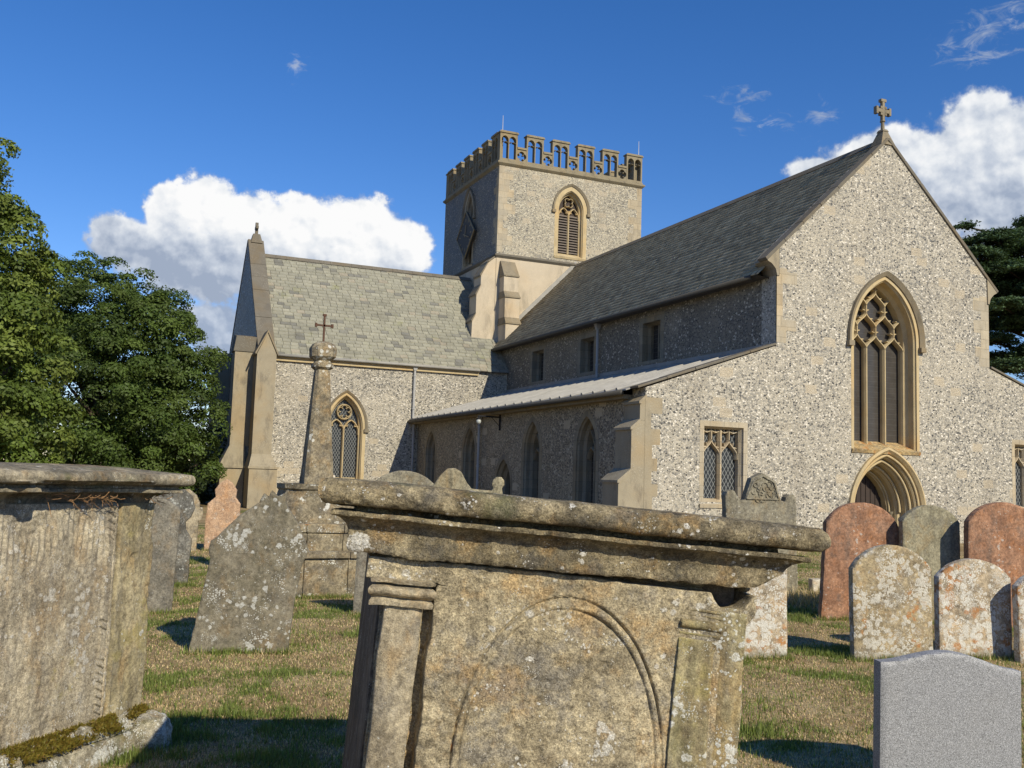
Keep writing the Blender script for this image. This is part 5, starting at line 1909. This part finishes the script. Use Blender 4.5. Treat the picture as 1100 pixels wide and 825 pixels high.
def pil_right(X, Z):
    sh = X.shape
    P = np.stack([X.ravel(), np.zeros(X.size), Z.ravel()], 1)
    u = np.clip((X - .272) / .15, 0, 1)
    y = .0955 + (fbm(P, 5, 4, 201).reshape(sh) - .5) * .014 + (fbm(P, 22, 4, 202, .6).reshape(sh) - .5) * .008
    # flutes down the shaft
    sh_ = 1 - smooth01(Z, 1.06, 1.10)
    y = y - sh_ * .003 * np.cos(u * 22) * (1 - u * .6) + sh_ * .009 * np.exp(-((u - .60) / .07) ** 2)
    # capital mouldings that fade out to the right
    fade = 1 - smooth01(u, .42, .78)
    for zc, dp in ((1.158, .012), (1.146, .015), (1.117, .016), (1.103, .012)):
        slope = zc - u * .008
        y = y + fade * dp * np.exp(-((Z - slope) / .0042) ** 2)
    y = y - fade * .008 * np.exp(-((Z - 1.131) / .010) ** 2)
    # sinks into the panel at the top and right
    y = y + .016 * smooth01(Z, 1.16, 1.172)
    return y


height_field('pilaster', 0.08, 1.172, lambda Z: .272 - (1.165 - Z) * .03, lambda Z: Z * 0 + .4285, 84, 400, pil_right, .14, MS['tomb_yel'], tomb)
b = MB()
b.box(-.420, .425, .17, 1.85, 0.05, 1.225)
rough(b.build('body', MS['tomb_dark'], tomb), .006, 6, 240, 10)
b = MB()
b.box(-.56, .56, .02, 1.93, -.12, .09)
rough(b.build('plinth', MS['tomb_dark'], tomb, bevel=.02), .012, 5, 250, 8)

# the long tomb at the left
lt = empty('chest_tomb', (0.322, 5.492, 0), 'long flaking chest tomb at the left edge, its side carved with a notched strip', 'chest tomb', (0, R(.54), R(50.45)), 'chest tombs')
prof2 = [(.16, 1.20), (.115, 1.185), (.110, 1.19), (.105, 1.215), (.098, 1.232), (.085, 1.247), (.068, 1.256), (.050, 1.260), (.046, 1.262), (.046, 1.278), (.060, 1.281), (.060, 1.293), (.045, 1.297), (.03, 1.300)]
for a in range(-70, 91, 16):
    prof2.append((.028 - .028 * math.cos(R(a)), 1.328 + .030 * math.sin(R(a))))
prof2 += [(.06, 1.362), (.14, 1.372), (.25, 1.380), (.38, 1.385)]


def chip2(P):
    d = np.zeros_like(P)
    e = (P[:, 2] > 1.18) & (P[:, 2] < 1.31)
    q = smooth01(fbm(P[e], 2.6, 3, 301), .50, .62) * (P[e, 1] < .1)
    d[e, 1] += q * .055
    q2 = smooth01(fbm(P[e], 5.0, 3, 302), .48, .62) * (P[e, 1] < .1) * (P[e, 0] < -.5)
    d[e, 1] -= q2 * .035
    t_ = P[:, 2] > 1.34
    d[t_, 2] += (fbm(P[t_], 4, 4, 303) - .5) * .03
    return d


prof2 = [(i_ + (.055 if z_ < 1.26 else 0), z_) for i_, z_ in prof2]
lid_sweep('lid', -2.08, .12, -.155, .90, prof2, .009, .005, 310, MS['long_lid'], lt, chip2)


def face2(X, Z):
    sh = X.shape
    P = np.stack([X.ravel(), np.zeros(X.size), Z.ravel()], 1)
    Ps = P * np.array([1, 1, .22])
    clean = smooth01(X + (Z - .2) * .55, -.62, -.52) * (1 - smooth01(Z, .7, .95)) * (X < -.27)
    wear = 1 - .8 * clean
    y = .012 + ((fbm(Ps, 9, 4, 321).reshape(sh) - .5) * .022 + (fbm(Ps, 34, 4, 322, .6).reshape(sh) - .5) * .012 + (fbm(P, 30, 4, 323, .6).reshape(sh) - .5) * .008) * wear
    # upright flutes left near the head of the panel
    top = smooth01(Z, .90, 1.02) * (X < -.37)
    y = y + top * .005 * np.cos((X + (fbm(P, 6, 3, 328).reshape(sh) - .5) * .03) * 2 * np.pi / .036) * smooth01(fbm(P, 5, 3, 324).reshape(sh), .42, .6)
    # notched strip
    st = smooth01(X, -.352, -.346) * (1 - smooth01(X, -.298, -.292))
    ph = (Z + (X + .32) * .5) / .037
    saw = ph - np.floor(ph)
    y = y - st * .008 + st * .011 * saw ** 2 * smooth01(fbm(P, 8, 3, 325).reshape(sh), .36, .56)
    # joint beside the corner pier
    y = y + np.exp(-((X + .268) / .006) ** 2) * .02
    y = y + np.exp(-((X + .295) / .006) ** 2) * .008
    y = y - .012 * smooth01(X, -.262, -.255)
    # flaked hollows
    y = y + smooth01(fbm(P, 4.5, 4, 326).reshape(sh), .60, .68) * .010 * wear
    return y


height_field('side_panel', .14, 1.205, lambda Z: Z * 0 - 1.98, lambda Z: -.262 + Z * 0, 400, 240, face2, .12, MS['long'], lt)
height_field('corner_pier', .14, 1.205, lambda Z: Z * 0 - .2615, lambda Z: (vnoise(np.stack([Z.ravel() * 12, Z.ravel() * 0, Z.ravel() * 0], 1), 9).reshape(Z.shape) - .5) * .012, 60, 240, face2, .12, MS['long_pier'], lt)
b = MB()
b.box(-1.95, -.012, .10, .76, 0.0, 1.21)
rough(b.build('body', MS['long_pier'], lt), .006, 6, 330, 10)
b = MB()
b.hexa([(-2.05, -.10, -.12), (.03, -.10, -.12), (.03, .86, -.12), (-2.05, .86, -.12)], [(-2.05, -.075, .07), (.02, -.075, .07), (.02, .84, .07), (-2.05, .84, .07)])
b.hexa([(-2.0, -.06, .071), (.015, -.06, .071), (.015, .80, .071), (-2.0, .80, .071)], [(-2.0, -.03, .15), (.02, -.03, .15), (.02, .78, .15), (-2.0, .78, .15)])
rough(b.build('plinth', MS['rubble'], lt, bevel=.015, weld=False), .030, 9, 340, 16)


def lump(name, loc, r, seed, material, parent=None, **kw):
    bm = bmesh.new()
    bmesh.ops.create_icosphere(bm, subdivisions=4, radius=1)
    P = np.array([v.co for v in bm.verts])
    d = 0.72 + .56 * fbm(P, 1.6, 5, seed)
    for v, q in zip(bm.verts, d):
        v.co = Vector((v.co.x * r[0], v.co.y * r[1], v.co.z * r[2])) * q
    me = bpy.data.meshes.new(name)
    bm.to_mesh(me)
    bm.free()
    me.materials.append(material)
    for p in me.polygons:
        p.use_smooth = True
    o = bpy.data.objects.new(name, me)
    o.location = loc
    return link(o, parent, **kw)


lump('corner_block', (-.02, -.07, .02), (.13, .11, .12), 350, MS['rubble'], lt)
# moss along the foot of the side: tiny upright tufts
n = 11000
mx = rng.uniform(-.95, .01, n)
my = -.015 - rng.random(n) ** 1.4 * .07
keepm = fbm(np.stack([mx, my * 2.5, np.zeros(n)], 1), 11, 4, 360) + rng.normal(0, .05, n) > .46
mx, my = mx[keepm], my[keepm]
n = len(mx)
mz = .155 - np.clip((-.02 - my), 0, .1) * .85 + rng.normal(0, .006, n)
c0 = np.stack([mx, my, mz], 1)
dr = rng.normal(0, 1, (n, 3)) + np.array([0, -.5, 1.2])
dr /= np.linalg.norm(dr, axis=1, keepdims=True)
sd = np.cross(dr, rng.normal(0, 1, (n, 3)))
sd /= np.linalg.norm(sd, axis=1, keepdims=True)
L = rng.uniform(.010, .024, n)[:, None]
V = np.stack([c0 - sd * .005, c0 + sd * .005, c0 + dr * L], 1).reshape(-1, 3)
tt = np.array([[.15, .14, .022]]) * rng.uniform(.5, 1.3, (n, 1)) * np.array([1, 1, 1]) + np.stack([rng.uniform(0, .05, n), np.zeros(n), np.zeros(n)], 1)
np_mesh('moss', V, np.arange(3 * n).reshape(-1, 3), M['grass'], lt, np.repeat(tt, 3, 0), kind='stuff')
# dry rootlets and leaf litter caught under the broken lid moulding
b = MB()
for q in range(70):
    x = random.uniform(-.86, -.42) if q < 55 else random.uniform(-.2, .02)
    y, z = random.uniform(-.075, -.02), 1.235 + random.uniform(-.01, .02)
    p = [(x, y, z)]
    a = random.uniform(-.6, .6)
    for k in range(4):
        x += math.cos(a) * random.uniform(.01, .03)
        z += math.sin(a) * random.uniform(.005, .02) - (.012 if q % 9 == 0 else 0)
        y += random.uniform(-.01, .008)
        a += random.uniform(-.9, .9)
        p.append((x, y, z))
    b.tube(p, random.uniform(.0008, .0022), 4)
tw = b.build('dry_rootlets', m_plain('dry_roots', (.26, .15, .07), .9, .4, 30), None, weld=False, label='dry rootlets and litter caught under the lid of the long chest tomb', cat='plant litter', kind='stuff')
tw.location, tw.rotation_euler = lt.location, lt.rotation_euler

# ------------------------------------------------------------------ trees
def leaf_mesh(name, C, N, size, tint, material, parent, long=1.0):
    n = len(C)
    N = N / np.linalg.norm(N, axis=1, keepdims=True)
    a = np.cross(N, rng.normal(0, 1, (n, 3)))
    a /= np.linalg.norm(a, axis=1, keepdims=True)
    c = np.cross(N, a)
    s = (size * rng.uniform(.6, 1.3, n))[:, None]
    bend = N * s * rng.uniform(-.25, .1, n)[:, None]
    V = np.stack([C - a * s * long, C - c * s * .55 + bend, C + a * s * long, C + c * s * .55 + bend], 1).reshape(-1, 3)
    return np_mesh(name, V, np.arange(4 * n).reshape(-1, 4), material, parent, np.repeat(tint, 4, 0))


def broad_tree(name, label, lobes, base, n, leaf, pal, cat='tree', clump=.36, group='trees behind the churchyard'):
    root = empty(name, base, label, cat, group=group)
    L = np.array(lobes, float)
    L[:, 3] = np.maximum(L[:, 3] - .06, .45)
    B = np.array(base)
    w = L[:, 3] ** 2
    per = 240
    K = n // per
    li = rng.choice(len(L), K, p=w / w.sum())
    d = rng.normal(0, 1, (K, 3))
    d /= np.linalg.norm(d, axis=1, keepdims=True)
    rr = np.where(rng.random(K) < .85, rng.uniform(.74, 1.06, K), rng.uniform(.2, .7, K))
    cc = L[li, :3] + d * (L[li, 3] * rr)[:, None]
    cc[:, 2] = np.maximum(cc[:, 2], .25)
    sz = clump * rng.uniform(.55, 1.5, K)
    # leaves lie on the outside of each rounded spray
    S = np.repeat(sz, per)[:, None]
    e = rng.normal(0, 1, (K * per, 3)) + np.repeat(d, per, 0) * .8 + np.array([0, 0, .45])
    e /= np.linalg.norm(e, axis=1, keepdims=True)
    C = np.repeat(cc, per, 0) + e * S * rng.uniform(.55, 1.12, (K * per, 1)) ** .6 * np.array([1.15, 1.15, .8])
    C[:, 2] = np.maximum(C[:, 2], .05)
    N = e * .8 + np.array([0, 0, .25]) + rng.normal(0, .38, C.shape)
    pal = np.array(pal)
    ct = pal[rng.integers(0, len(pal), K)] * rng.uniform(.75, 1.25, (K, 1))
    T = np.repeat(ct, per, 0) * rng.uniform(.82, 1.2, (len(C), 1))
    leaf_mesh('crown', C - B, N, leaf, T, M['leaf'], root)
    b = MB(base)
    top = L[np.argmax(L[:, 2])][:3]
    mid = L[:, :3].mean(0)
    hub = Vector((B[0] * .5 + mid[0] * .5, B[1] * .5 + mid[1] * .5, mid[2] * .5))
    r0 = max(.12, .035 * top[2] + .06)
    b.tube([Vector(base) - Vector((0, 0, .2)), Vector(base).lerp(hub, .5) + Vector((.05, .02, 0)), hub, hub.lerp(Vector(top), .8)], [r0 * 1.2, r0, r0 * .8, r0 * .25], 8)
    for q in L:
        b.tube([hub, hub.lerp(Vector(q[:3]), .5) + Vector((0, 0, .1)), Vector(q[:3])], [r0 * .5, r0 * .3, r0 * .1], 6)
    b.build('trunk', M['bark'], root, True, weld=False)
    return root


LA = [(u - .35, v, w, r) for u, v, w, r in [(-2.0, 27.6, 6.0, 1.1), (-2.1, 27.3, 4.4, 1.3), (-3.9, 28.36, 7.7, 1.8), (-2.94, 27.9, 8.09, 1.08), (-2.26, 27.2, 6.8, 1.06), (-3.17, 27.22, 5.16, 2.08), (-1.78, 26.4, 5.18, 0.96), (-1.55, 26.13, 3.67, 1.18), (-2.48, 26.07, 2.82, 1.77), (-1.13, 25.54, 2.32, 1.0), (-4.12, 27.8, 3.52, 2.08), (-2.93, 28.11, 9.26, 0.78), (-1.79, 25.91, 1.52, 1.33)]]
broad_tree('maple_tree', 'bright green maple at the far left edge, taller than the tree beside it', LA, (-3.2, 27.4, 0), 110000, .062, [(.10, .145, .024), (.12, .165, .03), (.085, .125, .02), (.14, .18, .034)], clump=.38)
LB = [(-1.04, 37.06, 6.85, 1.9), (0.5, 36.46, 6.25, 2.03), (1.78, 36.03, 5.15, 1.96), (2.31, 35.44, 3.35, 1.68), (0.5, 35.1, 3.55, 2.5), (-0.99, 36.23, 4.16, 2.22), (2.86, 35.37, 1.77, 1.22), (1.22, 35.02, 1.39, 1.88), (-1.77, 37.99, 6.24, 1.66), (-0.21, 36.19, 1.34, 1.9), (1.74, 36.99, 6.6, 1.18)]
broad_tree('sycamore_tree', 'broad dark green domed tree between the bright maple and the church transept', LB, (0.6, 37.0, 0), 190000, .058, [(.062, .10, .019), (.074, .115, .022), (.088, .13, .026), (.054, .088, .017)], clump=.42)
broad_tree('hedge', 'low dark hedge under the domed tree, left of the transept buttress', [(3.3, 39.8, 2.1, 1.4), (4.3, 40.6, 1.7, 1.2), (2.2, 40.2, 2.2, 1.6), (3.56, 39.0, 0.75, 1.0), (2.68, 38.31, 0.57, 1.04), (4.34, 39.78, 0.58, 0.88), (1.74, 38.73, 0.37, 1.04), (.6, 38.6, .5, 1.1), (-.8, 38.2, .5, 1.1), (-2.2, 37.6, .5, 1.1)], (2.2, 38.6, 0), 42000, .05, [(.03, .05, .014), (.04, .06, .018)], 'hedge', .3, None)


def cedar():
    base = (47.34, 36.37, 0)
    root = empty('cedar_tree', base, 'dark cedar with flat layered branches rising behind the right of the church', 'tree', group='trees behind the churchyard')
    pads = [(42.17, 37.24, 15.58, 0.35, 0.2), (42.71, 36.01, 14.62, 1.57, 0.44), (44.55, 35.28, 14.1, 1.86, 0.49), (41.27, 35.65, 13.53, 1.25, 0.43), (42.44, 34.7, 12.66, 2.0, 0.43), (42.65, 36.29, 12.18, 1.47, 0.39), (44.03, 34.64, 11.85, 1.73, 0.43), (41.83, 34.61, 10.75, 1.79, 0.42), (44.36, 34.67, 10.28, 1.92, 0.43), (44.32, 36.87, 10.22, 1.5, 0.4), (43.64, 35.23, 7.86, 1.92, 0.48), (45.06, 37.81, 8.71, 1.02, 0.36), (45.52, 38.23, 13.24, 1.04, 0.62), (46.9, 36.24, 16.14, 1.53, 0.61), (48.0, 36.03, 13.64, 2.55, 0.71), (46.04, 35.2, 8.77, 2.45, 0.69),
            (43.4, 36.9, 13.4, 1.5, .4), (43.2, 36.6, 11.2, 1.4, .4), (44.6, 36.5, 15.0, 1.5, .45), (46.5, 37.4, 11.2, 2.2, .5), (43.0, 36.6, 9.4, 1.4, .4), (44.8, 38.5, 12.2, 1.8, .5)]
    Cs, Ns, Ts = [], [], []
    b = MB(base)
    b.tube([(47.34, 36.37, -.2), (47.4, 36.4, 6), (47.3, 36.3, 12), (47.2, 36.4, 17)], [.5, .4, .28, .1], 8)
    for (x, y, z, rx, rz) in pads:
        k = int(2600 * rx * max(rx, .5)) + 300
        kc = max(6, k // 45)
        a = rng.uniform(0, 2 * np.pi, kc)
        r = np.sqrt(rng.random(kc)) * rx * rng.uniform(.75, 1.12, kc)
        cx = np.stack([x + r * np.cos(a), y + r * np.sin(a), z + rz * (.6 - (r / rx) ** 2 * .9) + rng.normal(0, rz * .22, kc)], 1)
        P = np.repeat(cx, 45, 0) + rng.normal(0, 1, (kc * 45, 3)) * np.array([.17, .17, .055])
        Cs.append(P)
        Ns.append(rng.normal(0, .45, P.shape) + np.array([0, 0, 1.0]))
        t = np.repeat(np.array([[.06, .10, .045]]) * rng.uniform(.6, 1.5, (kc, 1)), 45, 0) * rng.uniform(.7, 1.3, (kc * 45, 1))
        Ts.append(t)
        b.tube([(47.3, 36.35, z - .7 if z > 3 else z), Vector((47.3, 36.35, z - .7)).lerp(Vector((x, y, z)), .6), (x, y, z)], [.14, .09, .03], 6)
    leaf_mesh('crown', np.concatenate(Cs) - np.array(base), np.concatenate(Ns), .075, np.concatenate(Ts), M['needle'], root, 1.3)
    b.build('trunk', M['bark'], root, True, weld=False)


cedar()


# ------------------------------------------------------------------ grass
def build_grass():
    n = 1300000
    h = np.radians(23.3 + rng.uniform(-30, 30, n))
    q = rng.random(n)
    r = 4.2 * (24 / 4.2) ** q
    x, y = r * np.sin(h), r * np.cos(h)
    P = np.stack([x, y, np.zeros(n)], 1)
    green = green_at(P)
    tuft = smooth01(fbm(P, 3.4, 2, 403), .58, .72)
    keep = rng.random(n) < .62 + .25 * green + .2 * tuft
    x, y, r, green, tuft = x[keep], y[keep], r[keep], green[keep], tuft[keep]
    n = len(x)
    isg = rng.random(n) < (.12 + .70 * green)
    L = rng.uniform(.008, .021, n) * (1 + .8 * isg + 1.2 * tuft * isg) * (1 + .02 * r)
    W = rng.uniform(.0016, .0036, n) * (1 + .10 * r)
    feet = [(1.12, 7.72, .75, -14), (.5, 10.05, .6, -8), (.82, 12.5, .6, -10), (2.13, 17.15, .6, -12), (2.84, 9.4, .8, -16), (5.09, 6.68, .65, -16), (7.76, 8.3, .85, -18), (6.27, 6.3, .7, -18), (8.4, 7.9, .65, -18), (7.1, 6.2, .66, -18), (3.79, 3.46, .7, -19), (7.92, 10.15, .95, -12), (1.75, 10.9, 1.6, 0), (3.0, 10.88, 1.4, 0)]
    ex, ey, eL, eW, eg = [], [], [], [], []
    for fx, fy, w, rz in feet:
        k = int(1500 * w)
        u = rng.uniform(-w * .55, w * .55, k)
        v = -rng.random(k) ** 1.6 * .12 + .02
        c, s_ = math.cos(R(rz)), math.sin(R(rz))
        ex.append(fx + u * c - v * s_)
        ey.append(fy + u * s_ + v * c)
        eL.append(rng.uniform(.02, .075, k))
        eW.append(rng.uniform(.003, .006, k))
        eg.append(rng.random(k) < .72)
    # long straw beside the carved stone
    k = 2600
    ex.append(8.25 + rng.normal(0, .28, k))
    ey.append(9.55 + rng.normal(0, .22, k))
    eL.append(rng.uniform(.06, .22, k))
    eW.append(rng.uniform(.004, .008, k))
    eg.append(rng.random(k) < .08)
    x = np.concatenate([x] + ex)
    y = np.concatenate([y] + ey)
    L = np.concatenate([L] + eL)
    W = np.concatenate([W] + eW)
    isg = np.concatenate([isg] + eg)
    n = len(x)
    z = ground_z(x, y) - .004
    az = rng.uniform(0, 2 * np.pi, n)
    lean = np.abs(rng.normal(0, .75, n))
    lean = np.where(isg, lean, lean + .35)
    base = np.stack([x, y, z], 1)
    dr = np.stack([np.cos(az) * np.sin(lean), np.sin(az) * np.sin(lean), np.abs(np.cos(lean)) + .05], 1)
    sd = np.stack([-np.sin(az), np.cos(az), np.zeros(n)], 1) * np.cos(rng.uniform(0, 1.2, n))[:, None]
    V = np.stack([base - sd * W[:, None], base + sd * W[:, None], base + dr * L[:, None]], 1).reshape(-1, 3)
    gcol = np.array([[.14, .19, .045]]) * rng.uniform(.6, 1.5, (n, 1)) + np.array([[.03, .012, 0]]) * rng.random((n, 1))
    dcol = np.array([[.60, .47, .27]]) * rng.uniform(.45, 1.4, (n, 1))
    T = np.where(isg[:, None], gcol, dcol)
    np_mesh('grass', V, np.arange(3 * n).reshape(-1, 3), M['grass'], None, np.repeat(T, 3, 0), kind='stuff')


build_grass()
